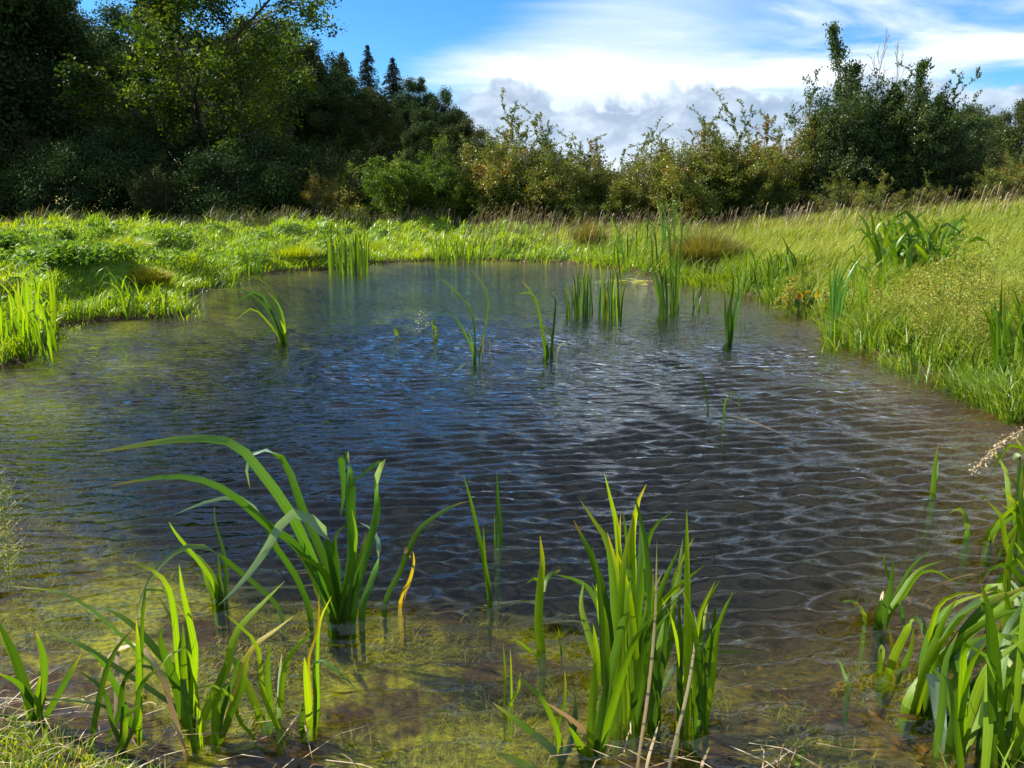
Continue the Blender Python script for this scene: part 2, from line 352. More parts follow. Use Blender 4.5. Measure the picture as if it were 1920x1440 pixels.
def water_mat():
    m, t, out = new_mat('pond_water')
    g = t.add('ShaderNodeNewGeometry').outputs['Position']
    w1 = t.noise(t.mapping(g, (5.0, 12.5, 1), (0, 0, R(7))), 1.0, 2, 0.5, 0.7)
    w2 = t.noise(t.mapping(g, (13, 26, 1), (0, 0, R(-16))), 1.0, 2, 0.5, 0.5)
    gust = t.sm(t.noise(t.mapping(g, (0.35, 0.6, 1)), 1.0, 3, 0.5), 0.3, 0.7, 0.6, 1.15)
    b1 = t.add('ShaderNodeBump'); b1.inputs['Distance'].default_value = 0.024; sy = t.add('ShaderNodeSeparateXYZ'); t.link(g, sy.inputs[0]); fet = t.sm(sy.outputs[1], 3.0, 7.5, 0.5, 1.5); t.link(t.m('MULTIPLY', gust, fet), b1.inputs['Strength']); t.link(w1, b1.inputs['Height'])
    b2 = t.add('ShaderNodeBump'); b2.inputs['Distance'].default_value = 0.007; t.link(t.m('MULTIPLY', gust, fet), b2.inputs['Strength']); t.link(w2, b2.inputs['Height'])
    t.link(b1.outputs[0], b2.inputs['Normal'])
    inc = t.add('ShaderNodeNewGeometry').outputs['Incoming']; dt = t.add('ShaderNodeVectorMath', operation='DOT_PRODUCT')
    t.link(inc, dt.inputs[0]); t.link(b2.outputs[0], dt.inputs[1])
    grz = t.m('SUBTRACT', 1.0, t.m('ABSOLUTE', dt.outputs['Value']), clamp=True)
    fres = t.m('ADD', t.m('MULTIPLY', t.m('POWER', grz, 5.0), 0.965), 0.035)      # reflectance the same from above and below, so daylight reaches the bed
    gl = t.add('ShaderNodeBsdfGlossy'); gl.inputs['Roughness'].default_value = 0.04; t.link(b2.outputs[0], gl.inputs['Normal'])
    gl.inputs[0].default_value = (1, 1, 1, 1)
    tp = t.add('ShaderNodeBsdfTransparent'); tp.inputs[0].default_value = (0.97, 0.98, 0.93, 1)
    rf = t.add('ShaderNodeBsdfRefraction'); rf.inputs['IOR'].default_value = 1.14; rf.inputs[0].default_value = (0.97, 0.98, 0.93, 1); rf.inputs['Roughness'].default_value = 0.03; t.link(b2.outputs[0], rf.inputs['Normal'])
    under = t.add('ShaderNodeMixShader'); under.inputs[0].default_value = 0.36; t.link(tp.outputs[0], under.inputs[1]); t.link(rf.outputs[0], under.inputs[2])
    mx = t.add('ShaderNodeMixShader'); t.link(fres, mx.inputs[0]); t.link(under.outputs[0], mx.inputs[1]); t.link(gl.outputs[0], mx.inputs[2])
    t.link(mx.outputs[0], out.inputs['Surface'])
    va = t.add('ShaderNodeVolumeAbsorption'); va.inputs['Color'].default_value = (0.66, 0.68, 0.14, 1); va.inputs['Density'].default_value = 2.0
    t.link(va.outputs[0], out.inputs['Volume'])
    return m

# ------------------------------------------------------------------ ground and water
def axis(segs):
    out = [segs[0][0]]
    for a, b, s in segs:
        n = max(1, int(round((b - a) / s))); out += list(np.linspace(a, b, n + 1)[1:])
    return np.array(out)

def build_ground():
    xs = axis([(-900, -200, 100), (-200, -60, 10), (-60, -16, 2.0), (-16, -7, 0.3), (-7, 8, 0.11), (8, 22, 0.35), (22, 70, 3), (70, 200, 13), (200, 900, 100)])
    ys = axis([(-60, -6, 6), (-6, 1, 0.5), (1, 6, 0.09), (6, 31, 0.16), (31, 60, 1.2), (60, 120, 3), (120, 300, 20), (300, 1800, 150)])
    X, Y = np.meshgrid(xs, ys); Z = height(X, Y)
    V = np.stack([X.ravel(), Y.ravel(), Z.ravel()], 1)
    nx, ny = len(xs), len(ys); i = np.arange(nx * ny).reshape(ny, nx)
    q = np.stack([i[:-1, :-1], i[:-1, 1:], i[1:, 1:], i[1:, :-1]], -1).reshape(-1, 4)
    o = obj('ground', mesh('ground', V, q, np.full(len(q), 4), ground_mat())); o['kind'] = 'structure'

def build_water():
    rng = np.random.default_rng(4)
    ys = [1.3]
    while ys[-1] < 23.5: ys.append(ys[-1] + max(0.012, ys[-1] * 0.0040))
    ys = np.array(ys); ny = len(ys)
    nx = 420; u = np.linspace(-1, 1, nx)
    half = np.maximum(2.4 + 0.9 * ys, 5.0); half = np.minimum(half, 9.5)
    X = u[None, :] * half[:, None]; Y = np.repeat(ys[:, None], nx, 1)
    Z = np.zeros_like(X)
    for k in range(40):
        lam = 0.056 * (1.0 + 1.9 * rng.random() ** 1.2); th = R(90 + rng.normal(4, 13) + (rng.random() < .2) * rng.normal(0, 35)); kk = 2 * math.pi / lam
        wx = 0.9 * fbm(X * 0.9 + k, Y * 0.9, 1, 40 + k) ; ph = kk * (X * math.cos(th) + Y * math.sin(th)) + rng.random() * 6.28 + wx * 5
        fade = np.clip((lam - Y * 0.0145) / (lam * 0.3), 0, 1)
        env = np.maximum(0.15, 2.6 * fbm(X * 1.3 + 7 * k, Y * 1.3, 2, 60 + k) - 0.45)
        c = 2 * (0.5 + 0.5 * np.sin(ph)) ** 1.5; Z += 0.0165 * lam * env * fade * (c - 0.8)
    Z *= (0.6 + 0.75 * sst(fbm(X * .45, Y * .7, 3, 333), .3, .65)) * (0.5 + 0.5 * sst(X, -3, 0.5)) * (1.15 - 0.15 * sst(Y, 1.8, 3.4))
    zb = -2.6
    V = np.stack([X.ravel(), Y.ravel(), Z.ravel()], 1)
    i = np.arange(nx * ny).reshape(ny, nx)
    q = np.stack([i[:-1, :-1], i[:-1, 1:], i[1:, 1:], i[1:, :-1]], -1).reshape(-1, 4)
    # closed body: side walls under the banks and a flat underside
    loop = np.concatenate([i[0, :], i[1:, -1], i[-1, -2::-1], i[-2:0:-1, 0]])
    nb = len(V); Vb = V[loop].copy(); Vb[:, 2] = zb; V = np.concatenate([V, Vb])
    n = len(loop); a = loop; b = np.roll(loop, -1); c = nb + (np.arange(n) + 1) % n; d = nb + np.arange(n)
    qs = np.stack([b, a, d, c], 1)
    loops = np.concatenate([q.ravel(), qs.ravel(), (nb + np.arange(n))[::-1]])
    tot = np.concatenate([np.full(len(q) + len(qs), 4), [n]])
    o = obj('water', mesh('water', V, loops, tot, water_mat())); o['kind'] = 'structure'

build_ground(); build_water()

# ------------------------------------------------------------------ trees
def tubes(paths, sides=5):
    """paths: list of (pts Nx3, radii N)"""
    Vs, Ls = [], []; off = 0
    for P, r in paths:
        P = np.asarray(P); n = len(P); s = sides if r[0] > 0.03 else 3
        T = np.gradient(P, axis=0); T /= np.linalg.norm(T, axis=1)[:, None] + 1e-9
        ref = np.where(np.abs(T[:, 2:3]) > 0.9, np.array([[1., 0, 0]]), np.array([[0, 0, 1.]]))
        A = np.cross(T, ref); A /= np.linalg.norm(A, axis=1)[:, None] + 1e-9; B = np.cross(T, A)
        an = np.arange(s) * 2 * math.pi / s
        V = P[:, None] + np.asarray(r)[:, None, None] * (A[:, None] * np.cos(an)[None, :, None] + B[:, None] * np.sin(an)[None, :, None])
        Vs.append(V.reshape(-1, 3)); i = off + np.arange(n * s).reshape(n, s); j = np.roll(i, -1, 1)
        Ls.append(np.stack([i[:-1], j[:-1], j[1:], i[1:]], -1).reshape(-1, 4)); off += n * s
    return np.concatenate(Vs), np.concatenate(Ls)

def leaf_cards(C, size, rng, up=0.7, asp=0.6, dirs=None, hang=0.0):
    n = len(C); s = size * (0.6 + 0.8 * rng.random(n))[:, None]
    N = rng.normal(size=(n, 3)); N[:, 2] += up; N /= np.linalg.norm(N, axis=1)[:, None]
    A = rng.normal(size=(n, 3)) if dirs is None else dirs + 0.5 * rng.normal(size=(n, 3)); A[:, 2] -= hang
    A -= (A * N).sum(1)[:, None] * N; A /= np.linalg.norm(A, axis=1)[:, None] + 1e-9
    B = np.cross(N, A)
    V = np.stack([C - A * s * .5, C + B * s * .5 * asp - A * s * 0.05, C + A * s * .5, C - B * s * .5 * asp - A * s * 0.05], 1).reshape(-1, 3)
    L = np.arange(4 * n).reshape(n, 4)
    return V, L

def grow(rng, P0, d0, L0, r0, spec):
    """spec: per level dict(n, ratio, ang, jit, up, t0, seg, arch) ; returns branch paths and terminal twig paths"""
    paths, twigs = [], []
    def rec(p, d, L, r, lv):
        S = spec[lv]; n = S.get('seg', 5); pts = [p.copy()]; q = p.copy(); d = d / np.linalg.norm(d)
        for k in range(n):
            d = d + rng.normal(size=3) * S['jit']; d[2] += S['up'] + S.get('arch', 0) * k / n
            d /= np.linalg.norm(d); q = q + d * L / n; pts.append(q.copy())
        pts = np.array(pts); rad = r * (1 - np.linspace(0, 1, n + 1) * 0.78)
        paths.append((pts, np.maximum(rad, 0.004)))
        if lv == len(spec) - 1: twigs.append(pts); return
        C = spec[lv + 1]
        for k in range(S['n']):
            t = S['t0'] + (1 - S['t0']) * (k + rng.random()) / S['n']; x = t * n; i = min(int(x), n - 1); w = x - i
            pp = pts[i] * (1 - w) + pts[i + 1] * w; dd = pts[i + 1] - pts[i]; dd /= np.linalg.norm(dd)
            perp = np.cross(dd, rng.normal(size=3)); perp /= np.linalg.norm(perp)
            a = R(S['ang'] * (0.7 + 0.6 * rng.random())); nd = dd * math.cos(a) + perp * math.sin(a)
            rec(pp, nd, L * S['ratio'] * (1.15 - S.get('tap', 0.6) * t) * (0.7 + 0.6 * rng.random()), max(r * (1 - 0.75 * t) * 0.55, 0.004), lv + 1)
    rec(np.array(P0, float), np.array(d0, float), L0, r0, 0)
    return paths, twigs

def finish_tree(name, paths, C, leaf, mat, rng, barkm, **kw):
    """returns a dict of meshes making up one kind of tree"""
    V, L = tubes(paths); me_b = mesh(name + '_wood', V, L, np.full(len(L), 4), barkm)
    V, L = leaf_cards(C, leaf, rng, **kw)
    lump = fbm(C[:, 0] * 0.9 + 50, C[:, 2] * 0.9 + C[:, 1] * 0.7, 2, 77)
    r = np.clip(0.55 * rng.random(len(C)) + 0.9 * (lump - 0.25), 0, 1)
    me_c = mesh(name + '_foliage', V, L, np.full(len(L), 4), mat, {'rnd': np.repeat(r, 4)}, smooth=False)
    top = float(np.percentile(C[:, 2], 99.8))
    return dict(wood=me_b, crown=me_c, h=top)

def twig_leaves(twigs, per, spread, rng, t0=0.1):
    out = []
    for P in twigs:
        t = (t0 + (1 - t0) * rng.random(per)) * (len(P) - 1); i = np.minimum(t.astype(int), len(P) - 2); w = (t - i)[:, None]
        out.append(P[i] * (1 - w) + P[i + 1] * w + rng.normal(size=(per, 3)) * spread)
    return np.concatenate(out)

def proto_lobed(name, seed, Ht, Rad, nl, per, leaf, mat, base=0.16, squash=1.0):
    """dense broadleaf crown of many leafy lobes carried on limbs"""
    rng = np.random.default_rng(seed); paths = []; zc = Ht * (base + 1) / 2; hz = Ht * (1 - base) / 2
    tr = np.array([[0, 0, -0.3], [0.1, 0, Ht * 0.25], [-0.1, 0.1, Ht * 0.5], [0.1, 0, Ht * 0.78]]); paths.append((tr, np.array([.3, .24, .16, .05]) * Ht / 14))
    C = []
    for k in range(nl):
        u = rng.normal(size=3); u /= np.linalg.norm(u); rr = (0.35 + 0.65 * rng.random() ** 0.5)
        c = np.array([u[0] * Rad, u[1] * Rad, u[2] * hz]) * rr * (0.88 + 0.24 * rng.random())
        c[2] = zc + c[2] * (1.0 if u[2] > 0 else 1.0)
        lr = Rad * (0.16 + 0.16 * rng.random())
        s = np.array([c[0] * 0.1, c[1] * 0.1, max(Ht * 0.15, c[2] - Ht * 0.22)]); mid = (s + c) / 2 + rng.normal(size=3) * 0.3
        paths.append((np.array([s, mid, c]), np.array([.07, .045, .015]) * Ht / 14))
        v = rng.normal(size=(per, 3)); v /= np.linalg.norm(v, axis=1)[:, None]
        q = c + v * lr * (0.25 + 1.0 * rng.random((per, 1))) * np.array([1, 1, 0.75 * squash]); C.append(q)
    return finish_tree(name, paths, np.concatenate(C), leaf, mat, rng, M['bark'], up=0.6)

def proto_conifer(name, seed, Ht, Rad):
    rng = np.random.default_rng(seed); paths = [(np.array([[0, 0, -.3], [0, 0, Ht * .5], [0, 0, Ht]]), np.array([.28, .16, .02]))]; C = []; D = []
    z = Ht * 0.08
    while z < Ht * 0.985:
        f = 1 - z / Ht; L = Rad * (f ** 0.9) * 1.0 + 0.12; nb = 7 if f > 0.1 else 5
        for k in range(nb):
            a = rng.random() * 6.28; l = L * (0.65 + 0.5 * rng.random()); t = np.linspace(0, 1, 4)
            P = np.stack([np.cos(a) * l * t, np.sin(a) * l * t, z + l * (0.10 * t - 0.38 * t * t)], 1); paths.append((P, np.array([.04, .03, .02, .008])))
            dz_ = rng.uniform(-.3, .15); n = int(20 + 72 * l / Rad); tt = 0.12 + 0.88 * rng.random(n); w = 0.26 * l * (1.05 - tt)
            c = np.stack([np.cos(a) * l * tt - np.sin(a) * w * rng.normal(size=n) * .8, np.sin(a) * l * tt + np.cos(a) * w * rng.normal(size=n) * .8, z + l * ((0.10 + dz_) * tt - 0.38 * tt * tt) - 0.3 * rng.random(n)], 1)
            C.append(c)
        z += Ht * (0.010 + 0.010 * rng.random())
    return finish_tree(name, paths, np.concatenate(C), 0.19, M['crown_conifer'], rng, M['bark'], up=0.8, asp=0.4)

def proto_hero(seed=11):
    rng = np.random.default_rng(seed)
    spec = [dict(n=20, ratio=0.48, ang=64, jit=0.06, up=0.015, t0=0.13, seg=8, tap=0.45), dict(n=8, ratio=0.45, ang=45, jit=0.13, up=0.05, t0=0.22, seg=6, tap=0.4),
            dict(n=7, ratio=0.45, ang=48, jit=0.2, up=0.0, t0=0.15, seg=4), dict(n=0, ratio=0, ang=0, jit=0.25, up=-0.06, seg=3)]
    paths, tw = grow(rng, (0, 0, -0.3), (0.05, 0, 1), 12.5, 0.36, spec)
    C = twig_leaves(tw, 66, 0.17, rng)
    return finish_tree('broadleaf_tree', paths, C, 0.135, M['crown_hero'], rng, M['bark'], up=0.9, asp=0.75)

def proto_shrub(name, seed, Ht, nst, mat, leaf=0.075, per=34, sprd=0.11, ang=24, arch=-0.10, shoots=7, lev=(7, 6), wood='bark', bare=0, leggy=0.12):
    """many stems from the root, arching out; long sparse shoots rise out of the top"""
    rng = np.random.default_rng(seed); P = []; T = []
    for k in range(nst):
        a = rng.random() * 6.28; tilt = R(ang * (0.25 + 1.2 * rng.random()))
        d = np.array([math.cos(a) * math.sin(tilt), math.sin(a) * math.sin(tilt), math.cos(tilt)])
        spec = [dict(n=lev[0], ratio=0.42, ang=48, jit=0.08, up=0.04, arch=arch, t0=leggy, seg=6, tap=0.45), dict(n=lev[1], ratio=0.45, ang=50, jit=0.16, up=0.02, t0=0.15, seg=4), dict(n=0, ratio=0, ang=0, jit=0.2, up=0.0, seg=3)]
        p, t = grow(rng, (math.cos(a) * 0.25, math.sin(a) * 0.25, -0.15), d, Ht * (0.72 + 0.35 * rng.random()), 0.05, spec); P += p; T += t
    C = [twig_leaves(T, per, sprd, rng)]
    for k in range(shoots + bare):
        b = P[rng.integers(len(P) // 2)][0][-1]; src = max((P[rng.integers(len(P))][0][-1] for _ in range(14)), key=lambda q: q[2])
        L = Ht * (0.10 + 0.17 * rng.random()); n = 8; d = np.array([rng.normal() * 0.6, rng.normal() * 0.6, 1.0]); pts = [src.copy()]; q = src.copy(); bend = rng.normal(size=2) * 0.10
        for i in range(n):
            d = d / np.linalg.norm(d); q = q + d * L / n; pts.append(q.copy()); d = d + np.array([bend[0], bend[1], -0.05])
        pts = np.array(pts); P.append((pts, np.linspace(0.010, 0.004, n + 1)))
        if k < shoots:
            C.append(twig_leaves([pts], 26, 0.035, rng, 0.0))
        for i in range(2, n):
            s = pts[i] + np.array([rng.normal(), rng.normal(), 0.9]) * L * 0.14
            P.append((np.array([pts[i], (pts[i] + s) / 2 + rng.normal(size=3) * .02, s]), np.array([.005, .004, .003])))
            if k < shoots: C.append(twig_leaves([np.array([pts[i], s])], 7, 0.025, rng, 0.1))
    return finish_tree(name, P, np.concatenate(C), leaf, mat, rng, M[wood], up=0.6)

def proto_ash(name, seed, Ht, lead):
    """upright ash: leafy spires plus dead bare leaders"""
    rng = np.random.default_rng(seed); P = []; T = []; C = []
    for (x, y, h, w) in lead:
        spec = [dict(n=26, ratio=0.24 * w, ang=46, jit=0.035, up=0.03, t0=0.12, seg=9, tap=1.06), dict(n=6, ratio=0.42, ang=45, jit=0.12, up=0.10, t0=0.15, seg=4), dict(n=0, ratio=0, ang=0, jit=0.2, up=0.05, seg=3)]
        p, t = grow(rng, (x * 0.4, y * 0.4, -0.2), (x * 0.12, y * 0.12, 1), h, 0.07, spec); P += p; T += t
    C = twig_leaves(T, 40, 0.11, rng)
    return finish_tree(name, P, C, 0.11, M['crown_ash'], rng, M['greybark'], up=0.5, asp=0.45)

def proto_bare(seed, Ht):
    rng = np.random.default_rng(seed)
    spec = [dict(n=10, ratio=0.22, ang=32, jit=0.03, up=0.05, t0=0.45, seg=9, tap=0.5), dict(n=5, ratio=0.5, ang=30, jit=0.08, up=0.12, t0=0.2, seg=5), dict(n=0, ratio=0, ang=0, jit=0.1, up=0.08, seg=3)]
    p, t = grow(rng, (0, 0, -0.2), (0.02, 0, 1), Ht, 0.06, spec)
    p = [(a, np.maximum(b, 0.011)) for a, b in p]
    V, L = tubes(p); return dict(wood=mesh('bare_wood', V, L, np.full(len(L), 4), M['greybark']), crown=None, h=float(V[:, 2].max()))

PR = dict(
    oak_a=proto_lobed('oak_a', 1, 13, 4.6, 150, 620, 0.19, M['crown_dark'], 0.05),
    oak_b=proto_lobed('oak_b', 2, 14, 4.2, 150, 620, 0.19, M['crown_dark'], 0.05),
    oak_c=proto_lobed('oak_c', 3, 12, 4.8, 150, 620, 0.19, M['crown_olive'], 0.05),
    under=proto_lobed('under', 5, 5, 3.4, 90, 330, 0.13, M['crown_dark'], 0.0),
    con_a=proto_conifer('con_a', 6, 16, 4.0), con_b=proto_conifer('con_b', 7, 15, 3.5),
    hero=proto_hero(),
    haw_a=proto_shrub('haw_a', 21, 4.2, 16, M['crown_haw'], shoots=30, per=52, leaf=0.09, leggy=0.05), haw_b=proto_shrub('haw_b', 22, 4.0, 15, M['crown_haw'], shoots=22, ang=30, per=54, leaf=0.09, leggy=0.04),
    haw_c=proto_shrub('haw_c', 23, 3.8, 15, M['crown_haw'], shoots=26, ang=34, per=54, leaf=0.09, leggy=0.05),
    gold=proto_shrub('gold', 24, 3.8, 12, M['crown_gold'], shoots=7, ang=24, per=34, leaf=0.09),
    willow=proto_shrub('willow', 25, 4.0, 15, M['crown_willow'], leaf=0.12, per=42, shoots=2, ang=30, lev=(7, 7), arch=-0.16, leggy=0.22),
    dark_shrub=proto_shrub('dark_shrub', 26, 4.0, 13, M['crown_olive'], leaf=0.10, per=44, shoots=5, ang=30, lev=(7, 6), leggy=0.04),
    ash_a=proto_ash('ash_a', 31, 7.6, [(0, 0, 7.6, .95), (0.5, 0.4, 6.0, 1.0), (1.0, 0.2, 4.7, 1.9), (-1.0, 0.3, 4.2, 2.1), (0.3, -0.9, 3.8, 2.3), (2.2, 0.3, 4.0, 2.0)]),
    ash_b=proto_ash('ash_b', 32, 6.6, [(0, 0, 6.6, .95), (1.4, 0.2, 5.6, 1.2), (-0.5, 0.2, 5.2, 1.3), (-1.3, -0.2, 4.4, 2.0), (0.3, -0.9, 3.9, 2.2), (2.3, 0, 4.1, 1.9)]),
    bare=proto_bare(41, 7.5),
    ash_bush=proto_shrub('ash_bush', 45, 5.5, 15, M['crown_ash'], leaf=0.115, per=46, sprd=0.13, ang=17, arch=-0.05, shoots=14, lev=(9, 6), wood='greybark', leggy=0.05),
)

def place(kind, name, cat, label, px, D, ytop, group=None, wide=1.0, rot=None, seed=0, dz=0.0):
    x = (px - 960) / F * D / math.cos(0) * 1.0
    d = ray(px, 375); x = d[0] / d[1] * D; g = h1(x, D) + dz; pr = PR[kind]
    topz = at_y(px, ytop, D)[2]; s = max(0.2, (topz - g) / pr['h'])
    rz = rot if rot is not None else random.Random(px * 7 + seed).random() * 6.28
    o = empty(name, (x, D, g - 0.05), rz, (s * wide, s * wide, s)); tag(o, label, cat, group)
    t = obj('trunk' if cat == 'tree' else 'stems', pr['wood'], o)
    if pr['crown']: obj('crown', pr['crown'], o)
    return o

T_ = 'tree'
WG = 'dark woodland trees behind the left bank'
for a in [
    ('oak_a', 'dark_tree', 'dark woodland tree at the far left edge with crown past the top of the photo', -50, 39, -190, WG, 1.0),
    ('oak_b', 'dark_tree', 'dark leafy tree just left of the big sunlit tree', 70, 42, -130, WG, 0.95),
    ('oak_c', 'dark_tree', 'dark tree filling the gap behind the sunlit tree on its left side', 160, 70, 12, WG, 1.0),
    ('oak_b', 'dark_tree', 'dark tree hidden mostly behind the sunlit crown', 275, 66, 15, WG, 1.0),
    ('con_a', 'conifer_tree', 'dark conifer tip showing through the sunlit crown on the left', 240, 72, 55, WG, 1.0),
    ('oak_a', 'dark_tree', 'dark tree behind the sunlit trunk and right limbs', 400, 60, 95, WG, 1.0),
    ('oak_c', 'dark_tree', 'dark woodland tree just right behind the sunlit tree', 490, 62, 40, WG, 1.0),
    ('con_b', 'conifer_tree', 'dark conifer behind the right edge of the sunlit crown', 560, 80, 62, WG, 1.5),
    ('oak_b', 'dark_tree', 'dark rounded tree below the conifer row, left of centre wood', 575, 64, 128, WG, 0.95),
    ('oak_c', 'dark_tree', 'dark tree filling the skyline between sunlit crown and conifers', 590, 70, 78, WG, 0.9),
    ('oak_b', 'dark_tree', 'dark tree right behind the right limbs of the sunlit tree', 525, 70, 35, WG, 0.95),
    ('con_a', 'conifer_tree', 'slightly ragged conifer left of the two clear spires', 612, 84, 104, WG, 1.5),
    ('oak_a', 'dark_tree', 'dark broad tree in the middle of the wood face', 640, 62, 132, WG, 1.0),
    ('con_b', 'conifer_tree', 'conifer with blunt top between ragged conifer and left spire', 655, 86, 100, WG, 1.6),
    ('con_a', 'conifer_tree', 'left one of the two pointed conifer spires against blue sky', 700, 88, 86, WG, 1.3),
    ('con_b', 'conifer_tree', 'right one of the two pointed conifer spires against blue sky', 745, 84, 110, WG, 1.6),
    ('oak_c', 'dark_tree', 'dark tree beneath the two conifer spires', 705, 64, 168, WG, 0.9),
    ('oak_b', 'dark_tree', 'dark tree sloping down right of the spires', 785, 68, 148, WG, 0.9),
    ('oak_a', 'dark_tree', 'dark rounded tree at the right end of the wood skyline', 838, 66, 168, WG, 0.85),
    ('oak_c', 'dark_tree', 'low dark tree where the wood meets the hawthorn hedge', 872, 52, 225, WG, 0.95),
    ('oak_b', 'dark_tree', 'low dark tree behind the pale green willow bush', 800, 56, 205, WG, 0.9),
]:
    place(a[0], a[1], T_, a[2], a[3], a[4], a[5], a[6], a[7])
hero = place('hero', 'broadleaf_tree', T_, 'tall sunlit broadleaf tree with airy bright green crown above the left bank', 392, 39, -225, None, 1.15, rot=1.2)

UG = 'dark shrubs under the wood edge'
for i, (px, D, yt, k, lab) in enumerate([
    (-70, 34, 215, 'under', 'dark shrub at the very left edge under the wood'),
    (35, 35, 232, 'dark_shrub', 'dark shrub second from the left edge under the wood'),
    (135, 33.5, 262, 'under', 'dense dark shrub left of the sunlit tree trunk'),
    (225, 35, 235, 'under', 'tall dark shrub in the shade beneath the sunlit crown'),
    (310, 33, 290, 'dark_shrub', 'low dark shrub close against the left of the trunk'),
    (345, 37, 225, 'under', 'dark shrub behind the sunlit tree trunk'),
    (440, 33, 270, 'under', 'dark shrub right beside the sunlit tree trunk'),
    (520, 34, 250, 'under', 'dark shrub between the trunk and the yellowish bush'),
    (560, 36, 235, 'dark_shrub', 'tall dark shrub behind the yellowish round bush'),
    (722, 30.5, 385, 'under', 'small low dark bush left of the willow bush foot'),
    (848, 31, 268, 'dark_shrub', 'dark olive shrub right behind the willow bush'),
    (895, 33, 262, 'dark_shrub', 'dark shrub filling the foot between willow bush and hedge'),
    (735, 33, 262, 'dark_shrub', 'twiggy dark shrub behind the left side of the willow bush')]):
    place(k, 'dark_shrub', 'shrub', lab, px, D, yt, UG, 0.85 if k == 'under' else 1.0, seed=i)
place('gold', 'round_bush', 'bush', 'small rounded yellow green bush left of the sunny field gap', 608, 32, 303, None, 0.95)
place('willow', 'willow_bush', 'bush', 'bright green domed bush standing before the dark wood', 772, 28.8, 258, None, 1.0)
place('willow', 'willow_bush', 'bush', 'lower green bush joined to the right of the domed bush', 845, 29.5, 292, None, 1.0)
place('haw_b', 'pale_scrub', 'shrub', 'pale sunlit scrub at the back of the dry field gap', 652, 47, 345, None, 1.3)

HG = 'hawthorn shrubs forming the hedge'
for i, (px, D, yt, k, lab, w) in enumerate([
    (925, 30, 232, 'haw_c', 'hawthorn at the left end of the hedge next to the dark wood', 1.0),
    (985, 29, 186, 'haw_a', 'tall airy hawthorn with thin twiggy top left of centre hedge', 1.0),
    (1065, 28.5, 228, 'haw_b', 'olive hawthorn sloping down right of the tall airy one', 1.0),
    (1130, 28, 292, 'haw_c', 'low dense hawthorn at the dip of the hedge', 1.1),
    (1200, 27.5, 236, 'haw_a', 'yellow green hawthorn right of the hedge dip', 1.0),
    (1285, 27, 232, 'haw_c', 'arching hawthorn with reddish tinge in mid hedge', 1.0),
    (1360, 27, 192, 'haw_a', 'tall twiggy hawthorn with long bare arching shoots', 1.05),
    (1430, 26.5, 200, 'haw_b', 'bronze tinted hawthorn left of the yellowing tree', 1.0),
    (1245, 29.5, 262, 'haw_b', 'hawthorn tucked behind the mid hedge, dark below', 1.1),
    (1100, 30, 262, 'haw_a', 'hawthorn tucked behind the low hedge dip', 1.0),
    (1010, 31, 262, 'dark_shrub', 'dark shrub showing through the foot of the airy hawthorn', 1.1),
    (1330, 29, 270, 'dark_shrub', 'dark shrub behind the twiggy hawthorn foot', 1.2),
    (1165, 29, 258, 'haw_c', 'full hawthorn mass behind the right side of the hedge dip', 1.3),
    (1395, 28.5, 222, 'haw_c', 'full hawthorn mass behind the long arching shoots', 1.3),
    (955, 30.5, 240, 'haw_b', 'full hawthorn mass behind the left end of the hedge', 1.3),
    (1045, 30, 236, 'haw_a', 'feathery hawthorn behind the tall airy one', 1.25),
    (1465, 28, 232, 'haw_a', 'feathery hawthorn behind the yellowing tree', 1.3),
    (1640, 24, 322, 'haw_c', 'small brown bramble bush in front of the ash trees', 1.2),
    (1740, 24.5, 318, 'haw_b', 'low reddish bush right of the ash feet', 1.1),
    (1560, 25, 310, 'haw_a', 'low hawthorn at the foot of the tallest ash', 1.1)]):
    place(k, 'hawthorn_shrub', 'shrub', lab, px, D, yt, HG, w, seed=i)
place('gold', 'yellowing_tree', T_, 'small tree with yellow and orange leaves left of the tall ash', 1492, 26.5, 205, None, 0.9)
AG = 'ash trees rising above the hedge'
place('ash_a', 'ash_tree', T_, 'tallest ash with a narrow leafy spire above the hedge', 1575, 26.5, 42, AG, 0.95, rot=0.2)
place('ash_b', 'ash_tree', T_, 'ash with two leafy points right of the bare dead tops', 1725, 26, 112, AG, 0.95, rot=2.9)
place('ash_b', 'ash_tree', T_, 'dark bushy ash between the two spired ash trees', 1645, 26, 168, AG, 1.15, rot=1.0)
place('ash_bush', 'ash_tree', T_, 'leafy ash saplings filling out the left side of the tallest ash', 1560, 26.2, 128, AG, 0.8)
place('ash_bush', 'ash_tree', T_, 'broad leafy ash below the two bare dead tops', 1632, 26.4, 128, AG, 0.95)
place('ash_bush', 'ash_tree', T_, 'broad leafy ash right of the bare dead tops', 1712, 26.0, 140, AG, 0.95)
place('ash_bush', 'ash_tree', T_, 'lower ash thicket at the right end of the ash trees', 1768, 26.4, 190, AG, 1.0)
place('bare', 'bare_tree', T_, 'leafless dead treetop just right of the tallest ash spire', 1612, 26.8, 52, 'bare dead tops above the hedge', 0.8, rot=0.5)
place('bare', 'bare_tree', T_, 'leafless dead treetop standing alone between the ash trees', 1668, 26.8, 62, 'bare dead tops above the hedge', 0.75, rot=3.6)
FG = 'rounded trees beyond the right hedge'
for (k, lab, px, D, yt, w) in [
    ('oak_c', 'dark rounded tree beyond the hedge right of the ash trees', 1800, 52, 200, 0.9),
    ('oak_c', 'rounded tree beyond the hedge nearest the right edge', 1900, 46, 190, 0.85),
    ('oak_a', 'tree beyond the hedge past the right edge of the photo', 2010, 48, 170, 1.0),
    ('oak_b', 'low tree between the two rounded far trees', 1848, 60, 232, 1.0)]:
    place(k, 'far_tree', T_, lab, px, D, yt, FG, w)
place('haw_b', 'hedge_bush', 'bush', 'yellow green bush at the right edge of the hedge', 1880, 24, 255, None, 1.1)
